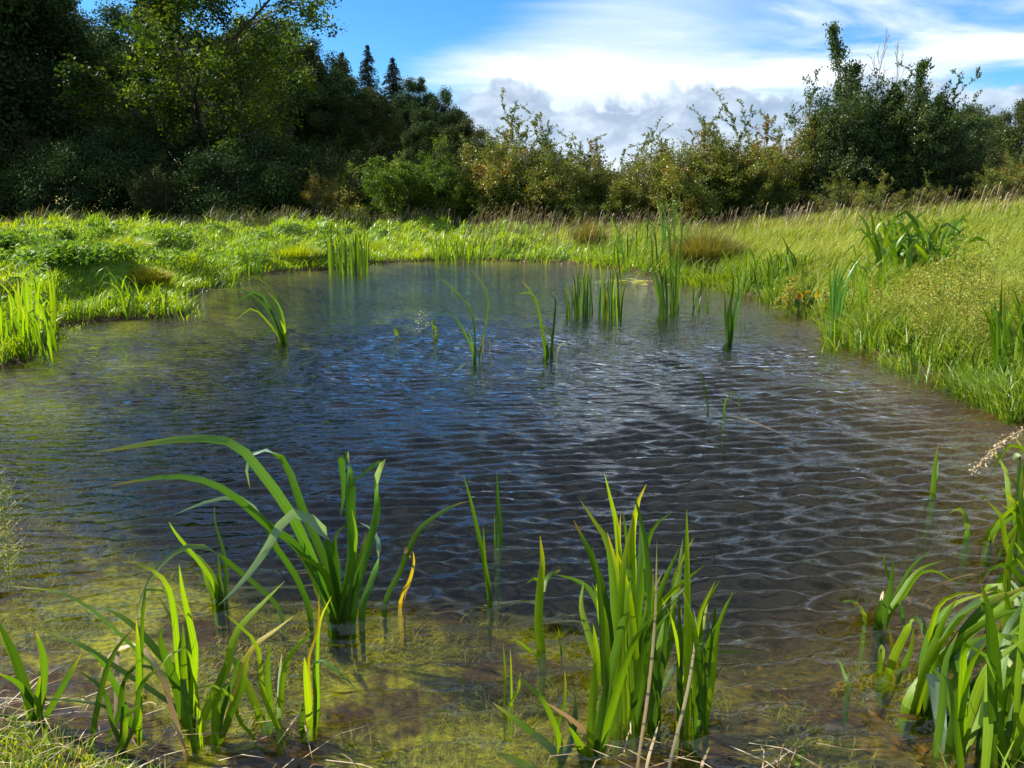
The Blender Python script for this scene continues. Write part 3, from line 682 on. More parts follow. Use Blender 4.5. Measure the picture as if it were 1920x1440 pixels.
place('dark_shrub', 'hedge_bush', 'bush', 'dark shrub just left of the right edge bush', 1805, 25.5, 275, None, 1.1)
place('haw_a', 'hedge_bush', 'bush', 'tall bush cut by the right edge of the photo', 1955, 25, 225, None, 1.1)
place('haw_c', 'hedge_bush', 'bush', 'bush beyond the right edge of the photo', 2060, 25, 240, None, 1.1)

# ------------------------------------------------------------------ grass as ground cover
def blades(P, h, w, az, lean, rnd, name, mat, wob=0.0):
    n = len(P); up = np.array([0, 0, 1.0]); D = np.stack([np.cos(az), np.sin(az), np.zeros(n)], 1)
    rngl = np.random.default_rng(n); wa = rngl.random(n) * 6.28; W = np.stack([np.cos(wa), np.sin(wa), np.zeros(n)], 1) * w[:, None] * 0.5
    H_ = h[:, None]; L = (lean * h)[:, None]
    mid = P + up * H_ * 0.58 + D * L * 0.28; tip = P + up * H_ * (1 - 0.35 * np.minimum(lean, 1.3)[:, None] ** 2 * .6) + D * L
    V = np.stack([P - W, P + W, mid + W * .85, mid - W * .85, tip], 1).reshape(-1, 3)
    i = np.arange(n)[:, None] * 5
    L_ = np.concatenate([i + 0, i + 1, i + 2, i + 3, i + 3, i + 2, i + 4], 1)
    tot = np.tile([4, 3], n); tt = np.tile([0, 0, .6, .6, 1.], n)
    o = obj(name, mesh(name, V, L_, tot, mat, {'rnd': np.repeat(rnd, 5), 'tt': tt}, smooth=True))
    return o

def scatter(rng, n, r0, r1, a0, a1):
    r = r0 * (r1 / r0) ** rng.random(n); a = R(a0) + (R(a1) - R(a0)) * rng.random(n)
    return r * np.sin(a), r * np.cos(a), r

rng = np.random.default_rng(100)
x, y, r = scatter(rng, 360000, 4.2, 34, -38, 42)
d = sdist(x, y); z = height(x, y, d)
patch = fbm(x * 0.8, y * 0.8, 3, 200); fine = fbm(x * 3, y * 3, 2, 210)
mead = sst(x + (patch - 0.5) * 3, 0.5, 5.0)
keep = (z > 0.0) & (y < 28 + 1.5 * patch) & ~((mead < 0.5) & (y > 27.5)) & (d > -0.12)
selL = keep & (rng.random(len(x)) > mead)
selM = keep & ~selL
i = selL.nonzero()[0]
edge = 1 - sst(d[i], 0.0, 0.7)
hh = (0.06 + 0.09 * rng.random(len(i))) * (0.45 + 3.0 * fine[i] ** 2.2) * (0.9 + 0.5 * sst(y[i], 12, 24)) + 0.10 * edge * rng.random(len(i))
o = blades(np.stack([x[i], y[i], z[i] - .01], 1), hh, 0.0045 + 0.00085 * r[i], R(-25) + rng.normal(size=len(i)) * 1.1, 0.35 + 0.7 * rng.random(len(i)),
           np.clip(0.15 + 0.5 * rng.random(len(i)) + 0.45 * (patch[i] - .45), 0, 1), 'pasture_grass', M['grass_left'])
tag(o, 'short bright green hummocky grass on the left and far bank', 'grass', None, 'stuff')
i = selM.nonzero()[0]
edge = 1 - sst(d[i], 0.0, 1.2)
hh = (0.20 + 0.26 * rng.random(len(i))) * (0.7 + 0.7 * fine[i])
o = blades(np.stack([x[i], y[i], z[i] - .01], 1), hh, 0.004 + 0.0007 * r[i], R(-10) + rng.normal(size=len(i)) * 0.9, 0.25 + 0.65 * rng.random(len(i)),
           np.clip(0.50 * rng.random(len(i)) + 0.3 * patch[i] + 0.24 * (1 - edge) - 0.10, 0, 1), 'meadow_grass', M['grass_meadow'])
tag(o, 'long pale green meadow grass on the right bank', 'grass', None, 'stuff')

rng = np.random.default_rng(55)
x, y, r = scatter(rng, 520000, 4.0, 26, -38, 42); d = sdist(x, y); k = (d > -.22) & (d < .30) & (rng.random(len(x)) < .25 + .75 * sst(x, -1, 3)); x, y, r, d = x[k], y[k], r[k], d[k]
z = np.maximum(height(x, y, d), -.12); n = len(x); q = fbm(x * 2, y * 2, 2, 71)
az = np.arctan2(14 - y, 0.3 - x) + rng.normal(size=n) * .9
k = rng.random(n) < sst(q, .36, .55) * .9 + .1
o = blades(np.stack([x, y, z], 1), k * (.10 + .26 * rng.random(n)) * (.3 + 1.3 * q) * (.36 + .5 * sst(x, -1, 3)), .004 + .0007 * r, az, .4 + .9 * rng.random(n), rng.random(n) * .8, 'waterside_grass', M['grass_left'])
tag(o, 'loose green grass hanging over the waterline all round the pond', 'grass', None, 'stuff')

# tall seeding stems along the top of the meadow and in front of the wood
def seed_stems(name, label, n, rng, X, Y, hr, az, mat, headlen=0.14):
    Z = height(X, Y); paths = None
    P = np.stack([X, Y, Z], 1); h = hr[0] + (hr[1] - hr[0]) * rng.random(n); a = az + rng.normal(size=n) * 0.5; ln = 0.15 + 0.3 * rng.random(n)
    D = np.stack([np.cos(a), np.sin(a), np.zeros(n)], 1); T = P + np.array([0, 0, 1.]) * h[:, None] + D * (ln * h)[:, None]
    wv = np.stack([-np.sin(a), np.cos(a), np.zeros(n)], 1); wv[:, :2] = np.where(rng.random((n, 1)) < .7, np.array([[1., 0.]]), wv[:, :2])
    w = 0.006; hd = (T - P) / np.linalg.norm(T - P, axis=1)[:, None]; hd2 = hd + D * 0.5; hd2 /= np.linalg.norm(hd2, axis=1)[:, None]
    hl = (headlen * (0.6 + .8 * rng.random(n)))[:, None]; hw = 0.012
    V = np.stack([P - wv * w, P + wv * w, T + wv * w * .6, T - wv * w * .6, T + hd2 * hl * .45 + wv * hw, T + hd2 * hl, T + hd2 * hl * .45 - wv * hw], 1).reshape(-1, 3)
    i = np.arange(n)[:, None] * 7
    L = np.concatenate([i, i + 1, i + 2, i + 3, i + 3, i + 2, i + 4, i + 5, i + 6], 1); tot = np.tile([4, 5], n)
    o = obj(name, mesh(name, V, L, tot, mat, {'rnd': np.repeat(rng.random(n), 7)}, smooth=False)); tag(o, label, 'grass', None, 'stuff'); return o
rng = np.random.default_rng(7)
n = 2700; X = rng.uniform(-1.5, 19, n); Y = 19.0 + 8.5 * rng.random(n) ** 0.8
seed_stems('seeding_grass', 'brown seeding grass heads along the top edge of the meadow', n, rng, X, Y, (0.34, 0.78), R(15), M['grass_seed'], 0.11)
n = 900; X = rng.uniform(-20, 1.5, n); Y = rng.uniform(27.2, 28.6, n)
seed_stems('rough_grass', 'pale dead stems in the shade below the wood edge', n, rng, X, Y, (0.25, 0.6), R(15), M['grass_seed'], 0.08)
n = 900; X = rng.uniform(-16, 1.0, n); Y = rng.uniform(13, 27, n); k = sdist(X, Y) > .3; X, Y = X[k], Y[k]; n = len(X)
seed_stems('pasture_stems', 'sparse pale stems standing in the left bank grass', n, rng, X, Y, (0.15, 0.42), R(15), M['grass_seed'], 0.05)
n = 16000; X = rng.uniform(-24, 8, n); Y = 27.3 + 9 * rng.random(n) ** 1.3
k = ~((X / Y > -0.262) & (X / Y < -0.175) & (Y > 28.5)); X, Y = X[k], Y[k]; n = len(X)
o = blades(np.stack([X, Y, height(X, Y)], 1), 0.25 + 0.45 * rng.random(n) * (0.5 + fbm(X, Y, 2, 5)), np.full(n, 0.035), rng.random(n) * 6.28, 0.3 + 0.6 * rng.random(n), rng.random(n) * 0.8, 'rough_undergrowth', M['rough_veg'])
tag(o, 'dark rough undergrowth along the foot of the wood', 'undergrowth', None, 'stuff')
n = 9000; X = rng.uniform(-16, 0, n); Y = rng.uniform(36, 58, n)
o = blades(np.stack([X, Y, height(X, Y)], 1), 0.25 + 0.35 * rng.random(n), np.full(n, 0.06), rng.random(n) * 6.28, 0.3 + 0.5 * rng.random(n), 0.6 + 0.4 * rng.random(n), 'dry_field_grass', M['grass_meadow'])
tag(o, 'dry golden grass in the sunny gap beyond the bushes', 'grass', None, 'stuff')

# broad leaved herbs on the left bank
rng = np.random.default_rng(17); C = []
for k in range(560):
    px = rng.uniform(-60, 210) if k < 330 else rng.uniform(200, 700); py = rng.uniform(442, 505) if k < 330 else rng.uniform(438, 500)
    c = hit(px, py); m = rng.integers(8, 20); C.append(c + rng.normal(size=(m, 3)) * np.array([.11, .11, .03]) + np.array([0, 0, .12]))
C = np.concatenate(C); V, L = leaf_cards(C, 0.10, rng, up=1.2, asp=0.42)
o = obj('bank_herbs', mesh('bank_herbs', V, L, np.full(len(L), 4), M['herb'], {'rnd': np.repeat(rng.random(len(C)), 4)}, smooth=False))
tag(o, 'low broad leaved herbs among the grass of the left bank', 'herbs', None, 'stuff')

# ------------------------------------------------------------------ tussocks
def tussock(label, px, py, rad, ht, n, mat, seed, lean=0.9, w=0.010, name='grass_tussock'):
    rng = np.random.default_rng(seed); c = hit(px, py); c[2] = max(h1(c[0], c[1]), 0)
    a = rng.random(n) * 6.28; rr = rad * rng.random(n) ** 0.6
    P = np.stack([rr * np.cos(a), rr * np.sin(a), -0.02 * np.ones(n)], 1)
    o = blades(P, ht * (0.5 + 0.6 * rng.random(n)) * (1 - .45 * rr / rad), np.full(n, w), a + rng.normal(size=n) * .5, lean * (0.2 + rr / rad), rng.random(n), name, mat)
    o.location = c; tag(o, label, 'tussock'); return o
tussock('rounded yellow grass tussock at the edge of the left bank', 272, 528, 0.34, 0.30, 2200, M['tussock'], 1)
tussock('brown rushy tussock on the far bank left of the tall reeds', 1105, 462, 0.40, 0.85, 1500, M['tussock_brown'], 2, 0.4, 0.012)
tussock('large round brownish tussock on the far right bank', 1322, 494, 0.62, 0.80, 3600, M['tussock_brown'], 3, 0.7, 0.011)
tussock('dark small tussock left of the seam of grass near the herbs', 232, 470, 0.5, 0.35, 1600, M['grass_left'], 4)
tussock('green grass tussock overhanging the far left water edge', 560, 478, 0.6, 0.36, 2000, M['grass_left'], 5)
tussock('green grass tussock just behind the far left reeds', 700, 470, 0.6, 0.34, 2000, M['grass_left'], 6)

# ------------------------------------------------------------------ ribbons: single leaves
def catmull(P, n):
    P = np.asarray(P, float); Q = np.vstack([2 * P[0] - P[1], P, 2 * P[-1] - P[-2]]); m = len(P) - 1
    seg = np.linalg.norm(np.diff(P, axis=0), axis=1); cum = np.concatenate([[0], np.cumsum(seg)]); cum /= cum[-1]
    out = []
    for s in np.linspace(0, 1, n):
        i = min(np.searchsorted(cum, s, 'right') - 1, m - 1); u = (s - cum[i]) / (cum[i + 1] - cum[i])
        a, b, c, d = Q[i], Q[i + 1], Q[i + 2], Q[i + 3]
        out.append(0.5 * (2 * b + (c - a) * u + (2 * a - 5 * b + 4 * c - d) * u * u + (3 * b - a - 3 * c + d) * u ** 3))
    return np.array(out)

EYE = np.array([0, 0, H]); FLIP = False
def ribbon(pts, width, mat, parent, origin, yaw=0.0, fold=None, n=18, name='leaf', base_w=0.6, keel=0.16, power=3.6):
    P = catmull(pts, n); T = np.gradient(P, axis=0); T /= np.linalg.norm(T, axis=1)[:, None] + 1e-9
    mid = P[n // 2]; V0 = mid - EYE; V0 /= np.linalg.norm(V0)
    S = np.cross(T, V0); S /= np.linalg.norm(S, axis=1)[:, None] + 1e-9
    # keep the side direction continuous
    for k in range(1, n):
        if (S[k] * S[k - 1]).sum() < 0: S[k] *= -1
    N = np.cross(S, T); t = np.linspace(0, 1, n)
    ang = yaw + 0.25 * np.sin(t * 3 + yaw * 5)
    if fold: ang = ang + math.pi * sst(t, fold - 0.045, fold + 0.045)
    ca, sa = np.cos(ang)[:, None], np.sin(ang)[:, None]
    W = S * ca + N * sa; Nn = -S * sa + N * ca
    prof = (base_w + (1 - base_w) * sst(t, 0, 0.35)) * (1 - t ** power) ** 0.8
    prof = np.maximum(prof, 0.03)[:, None] * width * 0.5 / max(0.55, abs(math.cos(yaw)))
    A = P - W * prof + Nn * prof * keel; B = P + W * prof + Nn * prof * keel; C = P
    V = np.stack([A, C, B], 1).reshape(-1, 3) - origin
    i = np.arange(n - 1)[:, None] * 3
    q = np.concatenate([np.concatenate([i + 3, i + 4, i + 1, i], 1), np.concatenate([i + 4, i + 5, i + 2, i + 1], 1)])
    if FLIP: q = q[:, ::-1]
    uv = np.stack([np.tile([0, .5, 1], n), np.repeat(t, 3)], 1)
    return obj(name, mesh(name, V, q, np.full(len(q), 4), mat, {'rnd': np.full(3 * n, .5), 'tt': np.repeat(t, 3)}, uv), parent)

class Clump:
    """one plant: an Empty at its foot that parents its leaves"""
    def __init__(s, name, label, cat, bx, by, seed, Y=None, group=None, wet=True):
        s.rng = random.Random(seed); b = at_z(bx, by) if Y is None else at_y(bx, by, Y)
        if Y is None and not wet: b = hit(bx, by)
        s.b = b; s.Y = b[1]; s.wet = wet
        s.e = empty(name, b); tag(s.e, label, cat, group)
    def leaf(s, pts, wpx, mat='reed', drift=None, fold=None, yaw=None, root=True, o=(0, 0), k=1.0, base=None, **kw):
        """pts in photograph pixels / k + o, base first; drift = metres nearer(-)/farther(+) at the tip"""
        pts = [(o[0] + p[0] / k, o[1] + p[1] / k) for p in pts]
        dr = s.rng.uniform(-0.22, 0.16) * (s.Y / 3.0) ** 0.5 if drift is None else drift
        yaw = s.rng.uniform(-0.75, 0.75) if yaw is None else yaw
        Y0 = s.Y if base is None else base
        L = [0.0]
        for a, b in zip(pts, pts[1:]): L.append(L[-1] + math.hypot(a[0] - b[0], a[1] - b[1]))
        P = [at_y(p[0], p[1], Y0 + dr * (l / max(L[-1], 1)) ** 1.4) for p, l in zip(pts, L)]
        if root:
            g = h1(P[0][0], P[0][1]); zt = max(g - 0.03, P[0][2] - 0.35)
            if P[0][2] - zt > 0.02:
                q = P[0].copy(); q[2] = zt; P = [q] + P
                if fold: fold = fold * 0.93 + 0.07
        w = wpx / k / F * Y0 * (1.08 if Y0 < 4.5 else 0.55 if base is not None else 0.85)
        return ribbon(P, w, M[mat], s.e, s.b, yaw, fold, **kw)
    def tuft(s, n, x0, x1, y0, y1, h, lean, w, mats=('reed',), bend=0.3, folds=0.0, nseg=9, **kw):
        """n leaves with feet inside the pixel box, h / lean / w as pixel ranges"""
        R_ = s.rng
        for _ in range(n):
            bx = R_.uniform(x0, x1); by = R_.uniform(y0, y1); hh = R_.uniform(*h); ln = R_.uniform(*lean)
            b = hit(bx, by) if not s.wet else at_z(bx, by)
            c = ln * R_.uniform(0.0, bend); pts = [(bx, by), (bx + c * .5 + ln * .12, by - hh * .35), (bx + ln * .45, by - hh * .75), (bx + ln, by - hh)]
            if R_.random() < folds:
                sg = 1 if ln > 0 else -1; pts[-1] = (bx + ln * .8 + sg * 4, by - hh); pts.append((bx + ln + sg * hh * .16, by - hh * .93)); pts.append((bx + ln + sg * hh * .28, by - hh * R_.uniform(.6, .8)))
            s.leaf(pts, R_.uniform(*w), R_.choice(mats), base=b[1], n=nseg, drift=R_.uniform(-.25, .25), **kw)

C5 = dict(o=(0, 780), k=2.182); C6 = dict(o=(600, 780), k=2.182); C7 = dict(o=(1200, 780), k=2.182)
C3 = dict(o=(0, 400), k=2.0); C4 = dict(o=(960, 400), k=2.0)
RG = 'reed plants standing in the pond'

# --- the big drooping plant left of centre
c = Clump('reedmace_plant', 'large bluish green water plant with long arching folded leaves left of centre', 'water plant', 641, 1165, 1)
for pts, w, kw in [
    ([(1370, 850), (1300, 640), (1190, 400), (1045, 200), (965, 118), (860, 92), (700, 98), (520, 128), (395, 147)], 42, dict(drift=-.12, yaw=-.25, mat='reed_glauc')),
    ([(1390, 830), (1330, 600), (1240, 390), (1185, 230), (1140, 160), (1085, 140), (1030, 150), (1008, 200), (1022, 295)], 38, dict(drift=.05, yaw=.15, fold=.80, mat='reed_glauc')),
    ([(1365, 820), (1290, 640), (1200, 520), (1110, 460), (960, 330), (850, 270), (740, 247), (600, 257), (445, 286)], 36, dict(drift=-.18, yaw=.1, mat='reed_glauc')),
    ([(1380, 820), (1370, 640), (1335, 500), (1270, 420), (1210, 393), (1150, 440), (1080, 560), (990, 680), (893, 775)], 46, dict(drift=-.2, yaw=.1, fold=.47, mat='reed_glauc')),
    ([(1265, 800), (1200, 640), (1130, 540), (1080, 430), (1000, 345), (940, 335), (850, 350), (702, 408)], 26, dict(drift=-.1, yaw=.3, fold=.62, mat='reed_glauc')),
    ([(1405, 830), (1440, 560), (1432, 380), (1435, 260), (1418, 165), (1392, 138), (1402, 215), (1405, 330), (1393, 410)], 46, dict(drift=-.05, yaw=.2, fold=.70, mat='reed_glauc')),
    ([(1365, 840), (1350, 700), (1310, 620), (1205, 566)], 28, dict(mat='reed_bright')),
    ([(1385, 830), (1385, 640), (1370, 520), (1385, 470), (1425, 437)], 24, {}), ([(1360, 810), (1300, 700), (1225, 560), (1150, 490)], 28, {}),
    ([(1420, 830), (1445, 700), (1475, 580), (1500, 470)], 28, {}), ([(1395, 840), (1330, 690), (1260, 560), (1200, 440)], 34, dict(mat='reed_glauc')),
    ([(1400, 850), (1385, 700), (1350, 560), (1310, 430)], 30, {}), ([(1350, 830), (1300, 730), (1270, 640)], 26, {})]:
    c.leaf(pts, w, **{**dict(mat='reed'), **kw}, **C5)
for pts, w, kw in [
    ([(135, 800), (190, 560), (232, 400), (230, 290), (240, 220), (262, 168), (215, 205), (170, 243), (112, 292)], 34, dict(yaw=.2, fold=.70, mat='reed_glauc')),
    ([(110, 800), (170, 620), (215, 470), (235, 350), (225, 260), (250, 190)], 34, dict(mat='reed')),
    ([(170, 810), (200, 700), (235, 600), (240, 520), (215, 465), (160, 435)], 26, dict(mat='reed_glauc', fold=.7)),
    ([(90, 820), (120, 650), (150, 500), (130, 380)], 26, {}), ([(60, 800), (70, 640), (30, 520), (0, 460)], 28, {})]:
    c.leaf(pts, w, **{**dict(mat='reed'), **kw}, **C6)
c = Clump('water_plant', 'small green plant just left of the large folded water plant', 'water plant', 407, 1122, 2, group=RG)
for pts, w, m in [([(885, 750), (850, 660), (815, 590), (740, 540)], 36, 'reed_bright'), ([(895, 740), (850, 640), (770, 540), (720, 480), (690, 432)], 24, 'reed_bright'),
                  ([(925, 745), (925, 640), (910, 540), (880, 440), (878, 365)], 17, 'reed'), ([(905, 720), (895, 600), (890, 560)], 18, 'reed'), ([(890, 740), (870, 650), (840, 600)], 30, 'reed'), ([(880, 750), (850, 690), (830, 620)], 26, 'reed')]:
    c.leaf(pts, w, m, **C5)
c = Clump('bent_blade', 'single dark blade arching over and dipping back to the water on the left', 'water plant', 527, 1150, 3, group=RG)
c.leaf([(1150, 805), (1060, 700), (950, 610), (870, 550), (800, 530), (740, 545), (665, 600), (600, 690), (555, 810)], 24, 'reed', drift=-.35, fold=.55, **C5)

# --- lower left group at the bank
c = Clump('iris_plant', 'tall bright green sword leaved plant at the lower left bank', 'water plant', 355, 1385, 4, Y=1.98)
for pts, w, m in [
    ([(755, 1300), (745, 1150), (730, 980), (715, 820), (690, 700), (640, 640), (570, 605), (490, 592)], 34, 'reed_bright'), ([(780, 1280), (800, 1000), (790, 900), (765, 790), (745, 700), (733, 607)], 34, 'reed_bright'),
    ([(760, 1300), (725, 1120), (675, 980), (655, 910), (665, 862)], 38, 'reed'), ([(760, 1290), (730, 1080), (640, 960), (560, 870), (480, 810), (413, 780)], 32, 'reed_bright'),
    ([(770, 1340), (745, 1220), (650, 1140), (450, 1010), (330, 935), (210, 890), (130, 840)], 24, 'reed'), ([(770, 1430), (600, 1330), (450, 1200), (350, 1170), (240, 1160), (130, 1158)], 14, 'reed'),
    ([(775, 1300), (745, 1130), (640, 1030), (520, 920), (400, 810), (300, 745), (200, 712), (30, 695)], 17, 'reed_glauc'), ([(790, 1440), (760, 1300), (755, 1150), (750, 1000), (748, 850)], 30, 'reed_bright'),
    ([(790, 1340), (785, 1150), (775, 960), (760, 815)], 34, 'reed'), ([(800, 1380), (830, 1280), (900, 1160), (940, 1080)], 30, 'reed'),
    ([(745, 1420), (640, 1380), (540, 1260), (480, 1120), (420, 1010), (360, 960)], 30, 'reed_glauc')]:
    c.leaf(pts, w, m, **C5)
c = Clump('iris_plant', 'leaning sword leaved plant right of the tallest lower left plant', 'water plant', 400, 1430, 5, Y=1.90)
for pts, w, m in [
    ([(870, 1440), (880, 1280), (890, 1120), (910, 1050), (935, 985)], 38, 'reed_bright'), ([(810, 1300), (870, 1140), (920, 1050), (960, 900), (1010, 830), (1165, 675)], 32, 'reed_bright'),
    ([(900, 1340), (960, 1150), (990, 1030), (1040, 940), (1120, 880), (1205, 815)], 24, 'reed_yellow'), ([(895, 1360), (935, 1240), (985, 1120), (1010, 1000), (1030, 960)], 32, 'reed'),
    ([(960, 1440), (985, 1360), (990, 1295)], 28, 'reed_bright'), ([(885, 1400), (905, 1240), (960, 1060), (990, 960)], 28, 'reed')]:
    c.leaf(pts, w, m, **C5)
c = Clump('iris_plant', 'plant with one leaf folded to a sharp peak at the lower left', 'water plant', 508, 1405, 6, Y=2.0)
for pts, w, m, f in [([(1110, 1385), (1060, 1220), (1000, 1080), (950, 990), (920, 975), (885, 962)], 34, 'reed_bright', None), ([(1112, 1390), (1108, 1200), (1095, 1050), (1105, 925)], 30, 'reed', None),
                     ([(1125, 1385), (1145, 1200), (1160, 1050), (1200, 960), (1290, 875)], 26, 'reed_bright', None), ([(1100, 1400), (1085, 1300), (1040, 1180)], 26, 'reed', None)]:
    c.leaf(pts, w, m, fold=f, **C5)
c = Clump('iris_plant', 'narrow upright plant with bent yellowing tip at the lower left centre', 'water plant', 585, 1415, 7, Y=2.02)
for pts, w, m in [([(1280, 1390), (1265, 1200), (1255, 1090), (1245, 985)], 36, 'reed_bright'), ([(1282, 1380), (1300, 1200), (1300, 1000), (1310, 840), (1358, 735)], 22, 'reed_bright'),
                  ([(1270, 1300), (1272, 1150), (1262, 1000), (1300, 870), (1305, 725)], 14, 'reed_yellow'), ([(1285, 1370), (1290, 1160), (1285, 1015), (1320, 1000), (1400, 1060), (1490, 1150)], 16, 'reed_glauc'), ([(1275, 1390), (1235, 1290), (1240, 1170)], 24, 'reed')]:
    c.leaf(pts, w, m, **C5)
c = Clump('bank_plant', 'dark stemmed plant with spreading leaves at the left edge of the bank', 'water plant', 72, 1380, 8, Y=1.98)
for pts, w, m in [([(155, 1310), (120, 1180), (75, 1030), (40, 940), (-20, 820)], 34, 'reed'), ([(140, 1200), (80, 1100), (-10, 1050)], 24, 'reed'), ([(160, 1270), (175, 1130), (180, 1000), (148, 880)], 34, 'reed'),
                  ([(180, 1260), (250, 1120), (335, 968)], 32, 'reed'), ([(100, 1120), (60, 1010), (0, 900)], 26, 'reed_bright'), ([(150, 1300), (60, 1240), (-20, 1215)], 22, 'reed'), ([(165, 1290), (150, 1160), (165, 1060)], 22, 'reed_bright')]:
    c.leaf(pts, w, m, **C5)
# --- single leaves and small plants at centre
c = Clump('bent_blade', 'curved green blade with a broken yellow leaf right of the large folded plant', 'water plant', 722, 1136, 9)
c.leaf([(265, 775), (330, 630), (370, 530), (410, 460), (480, 405), (550, 365), (615, 347)], 26, 'reed', yaw=.2, **C6)
c.leaf([(330, 762), (365, 680), (385, 600), (380, 553)], 20, 'reed_yellow', **C6); c.leaf([(345, 760), (372, 680), (388, 610)], 9, 'dead', **C6)
c.leaf([(370, 580), (352, 560), (352, 532)], 16, 'dead', root=False, **C6)
c = Clump('reed_plant', 'three thin upright blades in the water at the centre', 'water plant', 920, 1122, 10)
for pts, w, m in [([(692, 745), (672, 600), (640, 450), (610, 320), (585, 240)], 22, 'reed_bright'), ([(696, 740), (676, 600), (668, 450)], 14, 'reed_bright')]: c.leaf(pts, w, m, yaw=.2, **C6)
for pts, w, m in [([(725, 640), (735, 500), (728, 350), (722, 225)], 26, 'reed_glauc'), ([(716, 625), (713, 390)], 9, 'reed')]: c.leaf(pts, w, m, yaw=.1, base=3.15, **C6)
c = Clump('reed_plant', 'single broad upright leaf with side shoots in the lower centre', 'water plant', 1012, 1228, 11)
for pts, w, m in [([(905, 990), (893, 850), (900, 700), (910, 600), (900, 490)], 42, 'reed_bright'), ([(905, 690), (880, 665), (845, 685)], 12, 'reed_bright'), ([(915, 720), (930, 660), (985, 628)], 20, 'reed'), ([(990, 1020), (985, 950), (975, 870)], 9, 'reed'), ([(905, 1000), (860, 960), (795, 910)], 14, 'reed_bright')]:
    c.leaf(pts, w, m, yaw=.15, root=(len(pts) > 4), **C6)
c = Clump('sprout', 'two thin green sprouts left of the broad upright leaf', 'water plant', 948, 1325, 12)
for pts in [[(755, 1190), (757, 1060), (750, 930)], [(785, 1190), (783, 1060), (778, 950)], [(775, 1200), (810, 1120), (820, 1050)]]: c.leaf(pts, 12, 'reed_bright', **C6)

c = Clump('iris_plant', 'loose thin blades between the lower left plants', 'water plant', 300, 1400, 97, Y=2.0)
c.tuft(16, 150, 560, 1385, 1420, (90, 300), (-110, 110), (6, 13), ('reed', 'reed_bright', 'reed_bright', 'reed', 'reed_bright', 'reed_bright', 'dead'), 0.5, 0.2, 12)
# --- the large central iris clump
c = Clump('iris_clump', 'big dense clump of upright sword leaves in the lower centre right', 'water plant', 1165, 1330, 13, Y=2.15)
I = [([(1200, 1150), (1170, 800), (1120, 600), (1080, 510), (1037, 425)], 40), ([(1215, 1100), (1205, 800), (1180, 540), (1120, 430), (1063, 343)], 36), ([(1235, 1000), (1230, 650), (1215, 450), (1190, 340), (1163, 232)], 34),
     ([(1270, 1000), (1285, 700), (1280, 500), (1300, 360), (1335, 280)], 44), ([(1210, 1200), (1215, 900), (1225, 600), (1230, 400)], 38), ([(1270, 1150), (1310, 800), (1335, 560), (1370, 450), (1438, 397)], 36),
     ([(1310, 1200), (1340, 900), (1400, 700), (1470, 540)], 36), ([(1330, 1200), (1400, 900), (1460, 700), (1485, 500)], 40), ([(1300, 1100), (1360, 850), (1430, 730), (1571, 612)], 26),
     ([(1330, 1200), (1390, 980), (1480, 870), (1575, 805)], 32), ([(1285, 1240), (1300, 1000), (1305, 700), (1312, 520), (1310, 390)], 32), ([(1180, 1150), (1110, 930), (1068, 780), (1080, 675)], 34),
     ([(1200, 1080), (1165, 860), (1110, 720), (1040, 670), (960, 650)], 32), ([(1250, 1200), (1245, 900), (1260, 650), (1250, 440)], 34), ([(1290, 1200), (1330, 920), (1350, 760), (1400, 640)], 34),
     ([(1310, 1220), (1370, 1000), (1450, 900), (1540, 850)], 28), ([(1270, 1220), (1290, 950), (1340, 800), (1360, 620)], 38), ([(1230, 1200), (1190, 960), (1150, 840), (1130, 620)], 30), ([(1340, 1230), (1420, 1080), (1500, 970), (1560, 940)], 24),
     ([(1240, 1230), (1260, 1000), (1285, 840), (1275, 700)], 34), ([(1320, 1200), (1360, 900), (1420, 780), (1530, 670)], 28), ([(1345, 1220), (1400, 1020), (1440, 900), (1450, 760)], 32), ([(1260, 1180), (1300, 900), (1390, 760), (1490, 700)], 26)]
for j, (pts, w) in enumerate(I): c.leaf([(p[0], p[1] + 0) for p in [(pts[0][0] * .5 + 1250 * .5, 1290)] + pts], w, 'reed_bright' if j % 5 else 'reed', drift=c.rng.uniform(-.15, .3), yaw=c.rng.uniform(-1.0, 1.0), keel=.3, **C6)
c.tuft(22, 1130, 1290, 1325, 1385, (200, 440), (-50, 80), (9, 16), ('reed', 'reed_bright', 'reed_bright'), 0.3, 0.0, 12)
c = Clump('iris_clump', 'bright front leaves leaning right at the foot of the big central clump', 'water plant', 1112, 1440, 14, Y=1.86)
for pts, w, m in [([(1100, 1430), (1112, 1200), (1132, 1000), (1118, 850)], 40, 'reed_bright'), ([(1110, 1430), (1165, 1150), (1222, 900), (1275, 655)], 38, 'reed_bright'), ([(1125, 1420), (1195, 1200), (1255, 1000), (1310, 880), (1380, 810)], 36, 'reed_bright'),
                  ([(1140, 1410), (1200, 1240), (1235, 1110)], 32, 'reed_bright'), ([(1120, 1430), (1150, 1230), (1175, 1050), (1165, 900)], 32, 'reed'), ([(1105, 1440), (1085, 1380), (1060, 1340), (1020, 1270)], 34, 'reed_bright')]:
    c.leaf(pts, w, m, **C6)
c = Clump('iris_plant', 'low bright leaves spreading left at the bottom centre', 'water plant', 1050, 1440, 15, Y=1.86)
